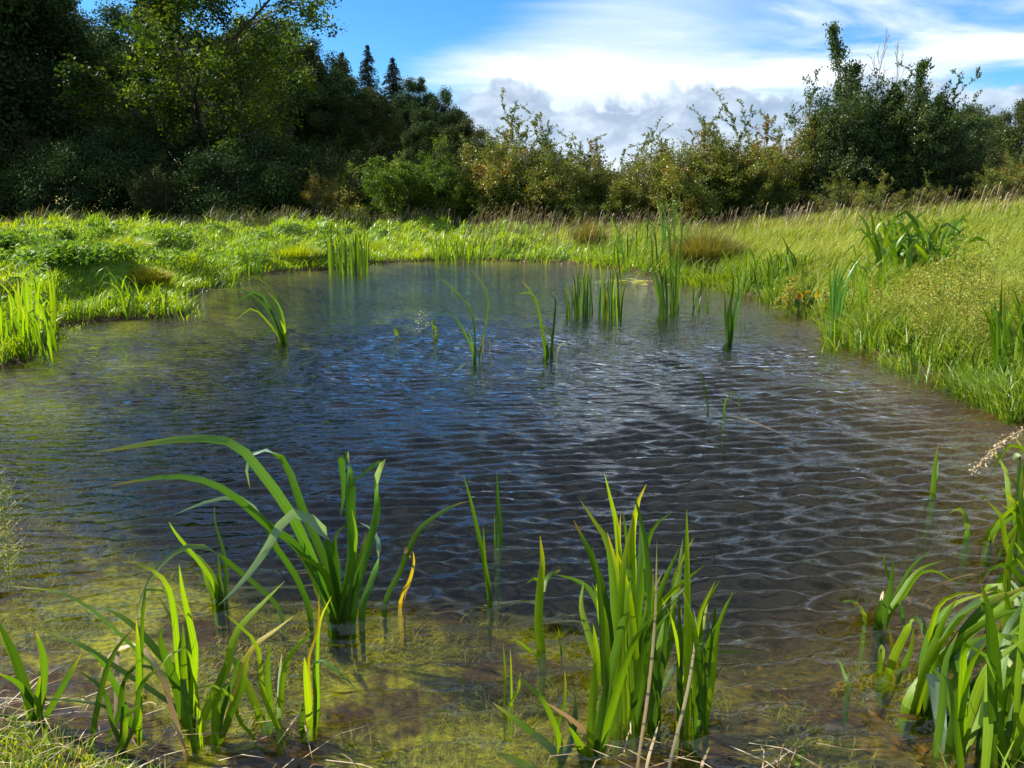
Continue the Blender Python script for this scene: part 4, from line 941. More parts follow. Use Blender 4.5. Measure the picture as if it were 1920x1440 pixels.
for pts, w, m in [([(985, 1420), (960, 1370), (880, 1300), (790, 1230), (705, 1172)], 42, 'reed_bright'), ([(985, 1400), (975, 1300), (915, 1165), (850, 1100), (783, 1037)], 32, 'reed_bright'), ([(980, 1400), (972, 1290), (1000, 1180), (1005, 1100), (1000, 1035)], 24, 'reed'),
                  ([(985, 1430), (1030, 1320), (1045, 1200), (1038, 1120)], 32, 'reed'), ([(870, 1460), (770, 1400), (703, 1378)], 34, 'reed_bright'), ([(1090, 1320), (1040, 1250), (920, 1170)], 22, 'dead'), ([(1075, 1440), (1055, 1330), (1010, 1240)], 28, 'reed')]:
    c.leaf(pts, w, m, **C6)
c = Clump('iris_plant', 'dark green upright plant on the right flank of the central clump', 'water plant', 1308, 1375, 16, Y=2.1)
for pts, w, m in [([(240, 1300), (225, 1150), (200, 950), (185, 740)], 28, 'reed'), ([(245, 1290), (270, 1080), (300, 900), (308, 760)], 34, 'reed'), ([(235, 1280), (245, 1000), (250, 830), (265, 740)], 26, 'reed'), ([(240, 1250), (220, 1080), (210, 900)], 26, 'reed_bright'),
                  ([(235, 1250), (270, 1000), (290, 900), (350, 890)], 22, 'reed'), ([(225, 1250), (250, 1010), (330, 965), (400, 970), (505, 963)], 13, 'reed_glauc'), ([(235, 1260), (190, 1020), (170, 900), (225, 800)], 26, 'reed_bright'),
                  ([(250, 1290), (290, 1110), (345, 1010)], 14, 'reed')]:
    c.leaf(pts, w, m, **C7)
c.tuft(7, 1300, 1325, 1360, 1390, (160, 300), (-50, 60), (9, 14), ('reed', 'reed_bright'), 0.3, 0.0, 11)

# --- lower right mass
c = Clump('reed_plant', 'small fan shaped plant with cut brown tip in the water at the right', 'water plant', 1653, 1172, 17)
for pts, w, m in [([(990, 860), (1005, 780), (1025, 700), (1037, 590)], 30, 'reed'), ([(985, 850), (1050, 730), (1110, 620), (1197, 545)], 20, 'reed_bright'), ([(1000, 850), (1070, 720), (1140, 630), (1252, 588)], 20, 'reed_bright'), ([(1010, 850), (1080, 740), (1140, 650), (1210, 635), (1290, 685)], 18, 'reed_bright'),
                  ([(970, 850), (978, 800), (990, 745)], 24, 'reed'), ([(985, 860), (1040, 760), (1090, 680), (1130, 640)], 26, 'reed'), ([(1060, 760), (1075, 820), (1078, 880)], 18, 'reed_glauc'), ([(985, 765), (990, 735), (995, 715)], 11, 'dead'), ([(1020, 680), (1000, 600), (1003, 560)], 8, 'reed')]:
    c.leaf(pts, w, m, root=pts[0][1] > 840, **C7)
c = Clump('iris_plant', 'yellowish forked plant beside a snapped leaf at the lower right', 'water plant', 1655, 1325, 18, Y=2.25)
for pts, w, m, f in [([(985, 1210), (1030, 1010), (1085, 890), (1125, 815), (1150, 850), (1152, 900)], 38, 'reed_bright', .8), ([(985, 1210), (980, 1090), (983, 1010), (987, 935)], 26, 'reed', None), ([(1000, 1190), (1045, 1030), (1030, 930), (1015, 860)], 24, 'reed_yellow', None),
                     ([(1000, 1200), (1060, 1060), (1110, 950), (1120, 860)], 26, 'reed_bright', None), ([(985, 1015), (990, 980), (988, 935)], 28, 'reed_pale', None)]:
    c.leaf(pts, w, m, fold=f, root=pts[0][1] > 1100, **C7)
c = Clump('leaning_iris_clump', 'large glossy clump of broad leaves sweeping right in the lower right corner', 'water plant', 1755, 1400, 19, Y=2.05)
K = [([(1060, 1290), (1100, 1150), (1200, 1030), (1330, 900), (1580, 700)], 44), ([(1080, 1290), (1150, 1100), (1250, 1000), (1350, 930), (1590, 870)], 38), ([(1130, 1300), (1150, 1120), (1160, 980), (1200, 850), (1290, 760), (1450, 715)], 38),
     ([(1180, 1050), (1200, 850), (1240, 760), (1330, 722), (1420, 735)], 28), ([(1090, 1300), (1180, 1080), (1300, 930), (1440, 830), (1600, 780)], 40), ([(1140, 1310), (1220, 1060), (1330, 880), (1430, 770), (1600, 690)], 44),
     ([(1110, 1310), (1170, 1050), (1260, 880), (1370, 770), (1500, 720)], 40), ([(1150, 1330), (1270, 1110), (1390, 990), (1600, 920)], 38), ([(1200, 1350), (1300, 1180), (1420, 1080), (1600, 1020)], 36),
     ([(1140, 1280), (1200, 1000), (1230, 860), (1300, 740)], 36), ([(1180, 1300), (1230, 1060), (1330, 900), (1400, 800)], 40), ([(1230, 1330), (1290, 1100), (1370, 950), (1480, 850)], 36), ([(1260, 1380), (1380, 1200), (1480, 1120), (1600, 1080)], 34),
     ([(1300, 1400), (1400, 1250), (1500, 1160), (1620, 1140)], 36), ([(1340, 1420), (1420, 1180), (1500, 1000), (1560, 860)], 36), ([(1190, 1400), (1280, 1230), (1340, 1130), (1430, 1155)], 28), ([(1100, 1400), (1140, 1230), (1200, 1120), (1190, 980)], 34),
     ([(1250, 1400), (1290, 1220), (1400, 1060), (1560, 960)], 34), ([(1130, 1380), (1170, 1260), (1200, 1150)], 34), ([(1340, 1400), (1450, 1290), (1600, 1230)], 30), ([(1160, 1330), (1150, 1120), (1175, 950), (1160, 830), (1130, 815)], 30)]
for j, (pts, w) in enumerate(K): c.leaf(pts, w, ('reed_bright', 'reed_bright', 'reed')[j % 3], drift=c.rng.uniform(-.2, .3), yaw=c.rng.uniform(-.9, .9), keel=.3, **C7)
for pts, w, m, f in [([(1190, 1200), (1170, 1090), (1190, 1030), (1222, 1200), (1240, 1385)], 58, 'reed_pale', None), ([(1290, 1060), (1280, 990), (1305, 968), (1325, 1080), (1338, 1182)], 46, 'reed_glauc', .3), ([(1330, 1010), (1400, 930), (1440, 935), (1490, 985), (1548, 1055)], 34, 'reed_pale', None)]:
    c.leaf(pts, w, m, drift=-.12, yaw=.1, root=False, n=20, base_w=.85, power=6, **C7)
c.tuft(26, 1740, 1960, 1400, 1480, (110, 330), (-60, 150), (12, 20), ('reed', 'reed_bright', 'reed_bright'), 0.3, 0.2, 12)
for (pts, w, m) in [([(1180, 1450), (1080, 1360), (990, 1270), (930, 1195)], 54, 'dead'), ([(1180, 1265), (1100, 1230), (1018, 1222)], 22, 'dead'), ([(1380, 1330), (1440, 1320), (1500, 1330)], 24, 'reed_yellow'), ([(1250, 1320), (1340, 1350), (1430, 1385)], 26, 'reed_yellow')]:
    c.leaf(pts, w, m, root=False, drift=-.05, **C7)
c = Clump('iris_clump', 'tall leafy clump filling the right edge above the glossy corner clump', 'water plant', 1900, 1240, 95)
c.tuft(34, 1870, 2010, 1180, 1310, (90, 200), (-80, 80), (9, 16), ('reed', 'reed_bright', 'reed_bright'), 0.4, 0.25, 12)
c = Clump('iris_clump', 'leaves crowding the right edge beside the hooked stub', 'water plant', 1925, 1020, 96)
c.tuft(18, 1890, 1990, 960, 1060, (80, 190), (-60, 40), (8, 13), ('reed', 'reed_bright'), 0.4, 0.25, 12)
c = Clump('dead_leaf', 'curled pale dead leaf hanging into the water at the lower right', 'dead leaf', 1605, 1320, 20, Y=2.25)
c.leaf([(960, 1180), (920, 1135), (870, 1120), (857, 1150), (875, 1210), (892, 1295)], 22, 'dead', root=False, fold=.4, **C7)
c = Clump('dead_leaf', 'rusty orange dead leaf standing in the water at the lower right', 'dead leaf', 1642, 1400, 21, Y=2.2)
c.leaf([(965, 1370), (950, 1310), (975, 1240), (990, 1200)], 44, 'litter', root=False, **C7); c.leaf([(990, 1200), (960, 1190), (935, 1200), (945, 1260)], 40, 'dead', root=False, **C7)
c = Clump('shoot', 'tiny green shoot breaking the water left of the fan shaped plant', 'water plant', 1620, 1165, 22)
for pts in [[(915, 850), (905, 800), (895, 770)], [(918, 850), (912, 800), (905, 775)], [(895, 765), (860, 757), (825, 760)]]: c.leaf(pts, 14, 'reed_bright', root=pts[0][1] > 840, **C7)
c = Clump('shoot', 'small curved dark shoot left of the hanging dead leaf', 'water plant', 1588, 1290, 23); c.leaf([(850, 1120), (835, 1060), (818, 1010), (795, 993)], 18, 'reed', **C7)
c = Clump('shoot', 'solitary upright green spike in the water at the right', 'water plant', 1750, 925, 24, group=RG)
c.leaf([(1198, 305), (1206, 210), (1220, 115)], 24, 'reed_bright', drift=0, yaw=.1, **C7); c.leaf([(1203, 300), (1214, 240), (1222, 185)], 16, 'reed', **C7)
c = Clump('shoot', 'short hooked stub with bent tip in the water at the right', 'water plant', 1813, 1008, 25, group=RG); c.leaf([(1336, 497), (1334, 430), (1320, 388), (1295, 380), (1262, 402)], 22, 'reed', fold=.6, **C7)
c = Clump('reed_plant', 'bright leaves rising at the right edge above the glossy clump', 'water plant', 1856, 1015, 26)
for pts, w in [([(1425, 505), (1470, 440), (1580, 350)], 32), ([(1430, 505), (1500, 430), (1580, 385)], 24), ([(1475, 565), (1520, 480), (1580, 410)], 18), ([(1440, 500), (1520, 380), (1580, 330)], 30)]: c.leaf(pts, w, 'reed_bright', **C7)
c = Clump('reed_plant', 'stout stem at the right edge with a pale turned tip', 'water plant', 1908, 930, 27); c.leaf([(1550, 310), (1552, 230), (1555, 155)], 28, 'reed', **C7); c.leaf([(1555, 165), (1540, 160), (1525, 180)], 20, 'reed_pale', root=False, **C7)
c = Clump('reed_plant', 'broad leaf leaning in from the right edge above the corner clump', 'water plant', 1870, 1110, 28, Y=2.5); c.leaf([(1455, 740), (1480, 680), (1530, 610), (1600, 540)], 42, 'reed', **C7)

# --- mid pond plants
def listed(name, label, bx, by, seed, items, frame, cat='reeds', group=RG, **kw):
    c = Clump(name, label, cat, bx, by, seed, group=group)
    for it in items: c.leaf(it[0], it[1], it[2] if len(it) > 2 else 'reed', n=11, root=it[3] if len(it) > 3 else True, **frame, **kw)
    return c
listed('reed_clump', 'leaning reed clump with leaves trailing left in the left of the pond', 530, 642, 30, [
    ([(1066, 482), (1060, 400), (1030, 310), (990, 255), (920, 228)], 12), ([(1060, 482), (1030, 400), (1000, 335), (960, 292), (870, 345)], 12, 'reed_glauc'), ([(1055, 478), (1005, 360), (905, 285), (790, 290)], 13),
    ([(1050, 475), (965, 365), (938, 358), (880, 402)], 10, 'reed_bright'), ([(1062, 470), (1050, 425), (1015, 435), (972, 472)], 14, 'reed_glauc'), ([(1064, 482), (1045, 380), (1010, 310), (965, 262)], 13), ([(1068, 480), (1070, 430), (1050, 350), (1000, 290)], 11),
    ([(1072, 484), (1068, 440), (1050, 400)], 12, 'reed_bright'), ([(1020, 490), (1035, 480), (1022, 455)], 5, 'dead'), ([(1052, 480), (1000, 400), (930, 300), (860, 275)], 8)], C3)
listed('reed_clump', 'sparse tall reeds with long curved blades in the middle of the pond', 890, 678, 31, [
    ([(1778, 555), (1760, 480), (1710, 390), (1670, 360), (1600, 422)], 9), ([(1782, 555), (1775, 400), (1735, 320), (1640, 230)], 9), ([(1798, 548), (1825, 400), (1830, 310), (1800, 250), (1762, 208)], 10), ([(1810, 550), (1812, 450)], 6, 'dead'),
    ([(1835, 562), (1836, 465)], 5, 'dead'), ([(1780, 550), (1740, 450), (1690, 390)], 9), ([(1840, 540), (1850, 570), (1900, 590)], 4, 'dead', False), ([(1750, 560), (1725, 580), (1697, 598)], 7, 'reed_pale', False), ([(1776, 555), (1768, 470), (1745, 420)], 10)], C3)
listed('reed_clump', 'small dark reed clump with hooked tips right of the pond middle', 1027, 668, 32, [
    ([(125, 532), (110, 420), (95, 345), (62, 280), (35, 250)], 13), ([(145, 532), (155, 440), (162, 320), (140, 295)], 10), ([(150, 470), (105, 415), (55, 427)], 8), ([(135, 532), (122, 470), (105, 400)], 13), ([(150, 530), (148, 460), (158, 420)], 10), ([(130, 530), (112, 440), (100, 360)], 10),
    ([(168, 530), (185, 490), (210, 490), (232, 525), (290, 540)], 5, 'reed_pale'), ([(100, 345), (110, 320), (130, 300)], 5, 'reed', False), ([(100, 330), (70, 300), (30, 300)], 5, 'reed', False)], C4)
listed('reed_clump', 'dense dark reed clump standing alone right of the pond centre', 1364, 642, 33, [
    ([(805, 482), (800, 380), (796, 280)], 15), ([(812, 482), (815, 380), (828, 290), (830, 240), (815, 200)], 13), ([(818, 482), (835, 360), (850, 290), (845, 210)], 12), ([(815, 482), (830, 400), (845, 330), (875, 285)], 12), ([(808, 482), (808, 400), (812, 330)], 14), ([(822, 480), (838, 400), (862, 300), (870, 220)], 10), ([(812, 484), (820, 420), (824, 320)], 14, 'reed_bright')], C4)
listed('bent_blade', 'thin drooping blade with curled tip in the right of the open water', 1328, 773, 34, [([(736, 752), (725, 670), (705, 600), (662, 570)], 8)], C4)
listed('bent_blade', 'small arched blade touching the water near the open centre right', 1357, 778, 35, [([(795, 757), (800, 705), (825, 672), (848, 668), (850, 720), (848, 768)], 11)], C4)
listed('floating_stem', 'pale thin stem floating beside the small arched blade', 1430, 800, 36, [([(820, 760), (900, 780), (1000, 822), (1055, 846)], 4, 'dead', False)], C4, 'stem')
listed('floating_stem', 'bent yellow green stem floating on the shaded left water', 230, 660, 37, [([(405, 578), (440, 558), (478, 537), (450, 500), (415, 462)], 6, 'reed_bright', False), ([(490, 565), (520, 545), (530, 532)], 3, 'reed_pale', False), ([(290, 520), (330, 508), (375, 502)], 6, 'reed_bright', False)], C3, 'stem')
listed('sprout', 'few faint blades near the far left water', 610, 570, 38, [([(1232, 350), (1233, 300)], 4), ([(1208, 335), (1185, 310)], 4)], C3)
listed('sprout', 'two thin dark stems right of the lone reed clump', 1390, 615, 39, [([(856, 445), (857, 380)], 4), ([(872, 445), (880, 375)], 4)], C4)

def tuft(name, label, seed, n, box, h, lean, w, mats, bend=.3, folds=0., wet=True, cat='reeds', group=None, nseg=8, extra=()):
    c = Clump(name, label, cat, (box[0] + box[1]) / 2, (box[2] + box[3]) / 2, seed, group=group, wet=wet)
    c.tuft(n, *box, h, lean, w, mats, bend, folds, nseg)
    for e in extra: c.tuft(*e)
    return c
B = ('reed', 'reed_bright'); D_ = ('reed', 'reed', 'reed')
tuft('reed_clump', 'dense upright reeds at the far left water edge', 50, 46, (615, 690, 502, 516), (38, 84), (-14, 6), (4, 7), B, .2)
tuft('reed_clump', 'dark reed tuft left of the dense far left reeds', 51, 11, (462, 492, 508, 524), (20, 66), (-28, 14), (4, 6), D_, .4, .2)
tuft('reed_bed', 'bright yellow green reeds at the left edge of the photo', 52, 66, (-20, 112, 620, 682), (70, 150), (-50, 10), (7, 11), ('reed_bright',), .4, .15, nseg=9)
tuft('grass_clump', 'green grassy clump growing out of the left bank into the water', 53, 90, (190, 360, 575, 600), (22, 62), (-26, 24), (3, 5), ('reed_bright', 'reed_bright', 'reed'), .5, .05)
tuft('reed_clump', 'taller blades rising from the grassy clump on the left', 54, 14, (215, 265, 585, 600), (50, 92), (-44, 22), (5, 8), B, .5, .2)
tuft('grass_clump', 'low grassy fringe left of the dark reed tuft', 55, 45, (370, 450, 520, 546), (14, 38), (-12, 16), (3, 4), ('reed_bright', 'reed'), .5)
tuft('grass_clump', 'thick grassy fringe at the middle of the far bank', 56, 60, (815, 905, 484, 494), (22, 52), (-22, 16), (3, 5), ('reed_bright',), .5, .1)
tuft('reed_stand', 'left group of tall upright reeds in the far middle of the pond', 57, 22, (1076, 1116, 584, 596), (60, 112), (-16, 12), (4, 6), ('reed',), .2, group='tall reeds in rows at the far middle')
tuft('reed_stand', 'right group of tall upright reeds in the far middle of the pond', 58, 24, (1116, 1168, 588, 606), (64, 122), (-12, 14), (4, 7), ('reed', 'reed', 'reed', 'reed_bright'), .2, group='tall reeds in rows at the far middle')
tuft('reed_stand', 'few thin low reeds left of the tall upright reeds', 59, 6, (1060, 1074, 584, 594), (40, 84), (-12, 4), (4, 5), D_, .2, group='tall reeds in rows at the far middle')
listed('yellow_blade', 'single yellowing blade among the tall upright reeds', 1136, 594, 60, [([(355, 388), (356, 330), (352, 270)], 8, 'reed_yellow')], C4)
tuft('reed_clump', 'fan of tall reeds right of the far middle stand', 61, 14, (1234, 1252, 588, 600), (84, 124), (-30, 26), (5, 8), D_, .1, .1)
tuft('reed_clump', 'taller thin reeds just behind the fan of reeds', 62, 12, (1256, 1274, 580, 590), (70, 190), (-14, 34), (4, 7), D_, .3, .15)
tuft('reed_clump', 'low spreading reed wisps right of the reed fan', 63, 9, (1298, 1330, 578, 588), (34, 62), (-16, 26), (3, 5), D_, .3)
tuft('reed_bed', 'tall far reeds overlapping the dark hedge foot', 64, 34, (1130, 1285, 488, 514), (50, 104), (-26, 26), (4, 6), ('reed_bright', 'reed', 'reed_glauc'), .3, .1)
tuft('reed_clump', 'tallest pointed reeds in front of the hedge', 65, 9, (1240, 1285, 500, 512), (100, 152), (-38, 20), (4, 6), ('reed', 'reed_glauc'), .2)
tuft('reed_bed', 'bright reedy fringe along the far right bank', 66, 70, (1370, 1510, 520, 566), (36, 84), (-26, 26), (4, 7), ('reed_bright', 'reed_bright', 'reed'), .4, .1, wet=False)
tuft('reed_clump', 'pale bluish reed fan at the right bank edge', 67, 18, (1556, 1572, 615, 632), (90, 150), (-8, 48), (5, 9), ('reed_glauc',), .2, .1)
tuft('iris_bed', 'strong green broad leaved irises on the right bank', 68, 170, (1640, 1790, 498, 545), (48, 112), (-46, 64), (10, 17), ('reed', 'reed_bright', 'reed_bright'), .5, .3, wet=False)
tuft('reed_clump', 'bright sword leaves at the left of the bank irises', 69, 26, (1588, 1660, 560, 640), (60, 130), (-20, 40), (5, 9), ('reed_bright',), .4, .2, wet=False)
tuft('reed_clump', 'tall red footed reeds at the right edge of the photo', 70, 34, (1868, 1935, 690, 740), (110, 200), (-44, 40), (7, 12), ('reed_bright', 'reed'), .3, .1, wet=False)
tuft('reed_clump', 'thin reeds in the water left of the red footed reeds', 71, 20, (1630, 1700, 645, 672), (40, 84), (-16, 26), (4, 6), ('reed_bright', 'reed'), .4, .2)
tuft('grass_clump', 'low tangled water grass along the right waterline', 72, 90, (1700, 1900, 655, 730), (24, 80), (-40, 30), (3, 6), ('reed_bright', 'reed_bright', 'reed'), .8, .2, wet=False)
tuft('grass_clump', 'tangled green grass hanging over the right water edge', 73, 110, (1540, 1720, 590, 660), (20, 66), (-36, 30), (3, 5), ('reed_bright',), .8, .2, wet=False)

# --- broad leaved water plants
def spoon(c, px, py, Y, lw, ll, tilt, mat, stem=True, rng=random):
    """stalk with an oval blade"""
    a = at_y(px, py, Y); b = a.copy(); b[2] = max(h1(a[0], Y) - .02, -.3)
    S = lw / F * Y; L = ll / F * Y; n = 8; t = np.linspace(0, 1, n)
    dr = np.array([math.sin(tilt), rng.uniform(-.4, .4), math.cos(tilt)]); dr /= np.linalg.norm(dr); sd = np.cross(dr, [0, 1, 0.2 * rng.uniform(-1, 1)]); sd /= np.linalg.norm(sd)
    nn = np.cross(dr, sd); w = np.sin(np.pi * t ** 0.8) ** 0.75 * S * .5
    P = a + dr * (t * L)[:, None] + nn * (0.18 * L * (t * (1 - t) * 2))[:, None]
    V = np.stack([P - sd * w[:, None] + nn * (w * .35)[:, None], P, P + sd * w[:, None] + nn * (w * .35)[:, None]], 1).reshape(-1, 3) - c.b
    i = np.arange(n - 1)[:, None] * 3; q = np.concatenate([np.concatenate([i, i + 1, i + 4, i + 3], 1), np.concatenate([i + 1, i + 2, i + 5, i + 4], 1)])
    uv = np.stack([np.tile([0, .5, 1], n), np.repeat(t, 3)], 1)
    obj('leaf', mesh('oval_leaf', V, q, np.full(len(q), 4), M[mat], {'rnd': np.full(3 * n, .5)}, uv), c.e)
    if stem:
        Vs, Ls = tubes([(np.array([b, (a + b) / 2 + np.array([.01, 0, 0]), a]) - c.b, np.array([.006, .005, .004]) * max(1, Y / 5))])
        obj('stalk', mesh('stalk', Vs, Ls, np.full(len(Ls), 4), M[mat]), c.e)
def broad(label, items, seed, by):
    bx = sum(i[0] for i in items) / len(items); c = Clump('water_plantain', label, 'water plant', bx, by, seed, group='broad leaved plants at the right waterline'); r = random.Random(seed)
    for px, py, lw, ll, tl, m in items: spoon(c, px, py, c.Y + r.uniform(-.1, .1), lw, ll, tl, m, rng=r)
broad('broad leaved plant with yellow and brown leaves at the right waterline', [(1496, 578, 12, 22, -.3, 'broad'), (1512, 578, 10, 26, .5, 'broad'), (1520, 580, 10, 24, -.1, 'broad'), (1535, 576, 12, 30, .5, 'broad'), (1530, 560, 10, 18, 0, 'reed_yellow'), (1502, 560, 9, 20, -.5, 'reed_yellow'), (1508, 552, 12, 14, 1, 'reed_yellow'), (1545, 572, 14, 26, .3, 'broad'), (1497, 562, 9, 16, -.2, 'litter')], 80, 590)
broad('small plant with one round yellow leaf at the right waterline', [(1588, 625, 11, 18, 0, 'reed_yellow'), (1593, 632, 9, 16, .6, 'broad'), (1605, 628, 7, 24, -.3, 'litter'), (1607, 650, 6, 10, 0, 'reed_bright')], 81, 640)
broad('upright pale green oval leaf between the yellow leaf and dark leaves', [(1620, 640, 12, 30, .1, 'reed_bright'), (1625, 636, 10, 22, .8, 'broad')], 82, 655)
broad('large dark oval leaves standing at the right waterline', [(1731, 648, 24, 36, .15, 'broad'), (1695, 660, 18, 20, 0, 'broad'), (1760, 648, 20, 30, -.1, 'broad'), (1728, 672, 18, 22, 0, 'broad'), (1712, 668, 4, 22, 0, 'reed_yellow'), (1718, 650, 10, 20, -.3, 'broad')], 83, 680)
broad('dark drooping oval leaves with a yellow spike at the right', [(1782, 688, 20, 36, .5, 'broad'), (1796, 672, 14, 34, -.2, 'broad'), (1804, 684, 12, 30, .1, 'broad'), (1793, 655, 8, 22, 0, 'reed_yellow'), (1785, 662, 9, 14, .6, 'dead')], 84, 700)
broad('low green oval leaf lying by the red footed reeds', [(1850, 712, 18, 22, 1.2, 'reed_bright'), (1848, 690, 14, 22, .2, 'reed_bright'), (1836, 706, 10, 18, -.6, 'broad')], 85, 718)
broad('isolated plant with two small oval leaves mid pond', [(818, 622, 10, 20, -.3, 'reed_bright'), (815, 634, 9, 14, .8, 'reed_bright'), (812, 612, 7, 16, .1, 'reed')], 86, 634)
broad('tiny single dark leaf poking from the middle water', [(746, 630, 9, 20, -.2, 'reed'), (744, 628, 6, 14, .3, 'broad')], 87, 630)

# --- airy seed panicles
def panicle_cloud(name, label, n, boxes, hpx, seed, dot=0.011, wet=False, spread=1.0, parts=True, dots=34, cat='flowering plant', group='airy seeding water plants'):
    """several branching flower stems, each with tiny round heads"""
    r = random.Random(seed); rn = np.random.default_rng(seed)
    b0 = hit((boxes[0] + boxes[1]) / 2, boxes[3]) if not wet else at_z((boxes[0] + boxes[1]) / 2, boxes[3])
    e = empty(name, b0); tag(e, label, cat, group)
    for k in range(n):
        px, py = r.uniform(boxes[0], boxes[1]), r.uniform(boxes[2], boxes[3]); b = hit(px, py) if not wet else at_z(px, py)
        h = r.uniform(*hpx) / F * b[1]; top = b + np.array([r.gauss(0, .1) * h, r.gauss(0, .1) * h, h]); P = [(np.array([b, (b + top) / 2, top]) - b0, np.array([.0035, .003, .002]) * max(.6, b[1] / 6))]; C = []
        for w in range(7):
            t = 0.25 + 0.75 * w / 7; q = b * (1 - t) + top * t
            for _ in range(5):
                a = r.random() * 6.28; l = h * (0.40 * (1.15 - .8 * t)) * r.uniform(.25, 1.2) * spread; s = q + np.array([math.cos(a) * l, math.sin(a) * l, l * r.uniform(-.1, 1.1)]); q = q + (top - b) * r.uniform(-.06, .06)
                P.append((np.array([q, (q + s) / 2 + [0, 0, .005], s]) - b0, np.array([.0014, .0012, .001]) * max(.7, b[1] / 5)))
                tt = 0.35 + .7 * rn.random(dots // 4)[:, None]; C.append(q + (s - q) * tt + rn.normal(size=(dots // 4, 3)) * l * .16 - b0)
        C = np.concatenate(C); V, L = leaf_cards(C, dot * max(.8, b[1] / 5), rn, asp=.9); Vs, Ls = tubes(P)
        obj('stem', mesh('panicle_stem', Vs, Ls, np.full(len(Ls), 4), M['panicle'], {'rnd': np.full(len(Vs), .2)}), e)
        obj('seed_heads', mesh('seed_heads', V, L, np.full(len(L), 4), M['panicle'], {'rnd': np.repeat(rn.random(len(C)), 4)}, smooth=False), e)['kind'] = 'stuff'
panicle_cloud('seeding_plant', 'wide golden cloud of tiny seed heads on the right bank', 24, (1725, 1940, 575, 690), (90, 175), 1, 0.0095, dots=36)
panicle_cloud('seeding_plant', 'lower golden seed heads between irises and waterline', 16, (1590, 1760, 570, 660), (50, 100), 2, 0.0085, dots=50)
panicle_cloud('seeding_plant', 'yellow green seed haze left of the bank irises', 12, (1440, 1600, 540, 600), (30, 60), 3, 0.0085, dots=50)
panicle_cloud('seeding_plant', 'golden seed haze beside the red footed reeds at the right edge', 12, (1790, 1935, 640, 720), (90, 160), 4, 0.0085, dots=60)
panicle_cloud('seeding_plant', 'pale airy seed head reaching over the water at the left edge', 3, (-10, 34, 1085, 1120), (120, 175), 5, 0.008, dots=16, wet=True, spread=.9)
panicle_cloud('seeding_plant', 'faint upper seed sprays at the left edge', 2, (0, 30, 985, 1010), (110, 150), 6, 0.007, dots=12, wet=True, spread=.9)
e = Clump('flowering_plant', 'slender plant with small white flowers in the pond middle', 'flowering plant', 793, 632, 7)
rn = np.random.default_rng(5); P = []; C = []
for (x0, y0, x1, y1) in [(793, 634, 790, 576), (792, 615, 778, 602), (792, 605, 800, 590), (791, 600, 784, 590), (793, 620, 806, 606), (792, 622, 776, 618)]:
    a, b = at_y(x0, y0, e.Y) - e.b, at_y(x1, y1, e.Y) - e.b; P.append((np.array([a, (a + b) / 2, b]), np.array([.004, .003, .003]))); C.append(a + (b - a) * (0.3 + .7 * rn.random((9, 1))) + rn.normal(size=(9, 3)) * .012)
Vs, Ls = tubes(P); obj('stem', mesh('flower_stem', Vs, Ls, np.full(len(Ls), 4), M['reed']), e.e)
C = np.concatenate(C); V, L = leaf_cards(C, .011, rn, asp=1); obj('flower', mesh('florets', V, L, np.full(len(L), 4), M['floret'], {'rnd': np.repeat(rn.random(len(C)), 4)}, smooth=False), e.e)['kind'] = 'stuff'

# white flecks in the right bank vegetation
rn = np.random.default_rng(9); C = []
for k in range(260):
    px = rn.uniform(1480, 1930); py = rn.uniform(470, 720)
    if py < 560 + (px - 1480) * .36: C.append(hit(px, py) + np.array([0, 0, rn.uniform(.12, .35)]))
C = np.array(C); V, L = leaf_cards(C, .022, rn, asp=1)
o = obj('small_flowers', mesh('small_flowers', V, L, np.full(len(L), 4), M['floret'], {'rnd': np.repeat(rn.random(len(C)), 4)}, smooth=False)); tag(o, 'tiny white flowers scattered through the right bank plants', 'flowers', None, 'stuff')

# --- floating mat and twigs
def lumpmat(name, label, px, py, rx, ry, mat, seed, cat):
    rn = np.random.default_rng(seed); c = at_z(px, py, 0.012); n = 60; C = c + rn.normal(size=(n, 3)) * np.array([rx, ry, .004])
    V, L = leaf_cards(C - c, .16, rn, up=12, asp=.7); o = obj(name, mesh(name, V, L, np.full(len(L), 4), mat, {'rnd': np.repeat(rn.random(n), 4)}, smooth=False)); o.location = c; tag(o, label, cat)
lumpmat('floating_leaves', 'pale mat of floating leaves behind the tall upright reeds', 1178, 528, .30, .22, M['tussock'], 3, 'floating leaves')
c = Clump('twig', 'thin forked reddish twig lying in the water at the right', 'twig', 1790, 1090, 90)
c.leaf([(1140, 720), (1220, 690), (1300, 660), (1370, 640), (1435, 628)], 10, 'dead', root=False, n=14, name='stem', **C7); c.leaf([(1300, 660), (1340, 650), (1390, 650)], 6, 'dead', root=False, name='side_twig', **C7)
c.leaf([(1150, 785), (1175, 755), (1197, 738)], 8, 'dead', root=False, name='side_twig', **C7)
c = Clump('seed_spike', 'pale grass seed spike leaning in over the water from the right edge', 'grass stem', 1885, 850, 91, Y=3.6)
c.leaf([(1600, 40), (1500, 90), (1430, 150), (1350, 235)], 3, 'straw', root=False, name='spike', **C7)
rn = np.random.default_rng(2); A = [at_y(1200 + x / 2.182, 780 + y / 2.182, 3.6) for x, y in [(1571, 60), (1500, 95), (1440, 150), (1360, 228)]]; cc = catmull(A, 40)
C = np.repeat(cc, 7, 0) + rn.normal(size=(280, 3)) * .011 - c.b; V, L = leaf_cards(C, .016, rn, asp=.4); obj('seed_heads', mesh('spikelets', V, L, np.full(len(L), 4), M['straw'], {'rnd': np.repeat(.5 + .5 * rn.random(280), 4)}, smooth=False), c.e)['kind'] = 'stuff'
c = Clump('dry_stalks', 'tall dry grass stalks rising in front of the central clump', 'grass stems', 1270, 1440, 92, Y=1.75)
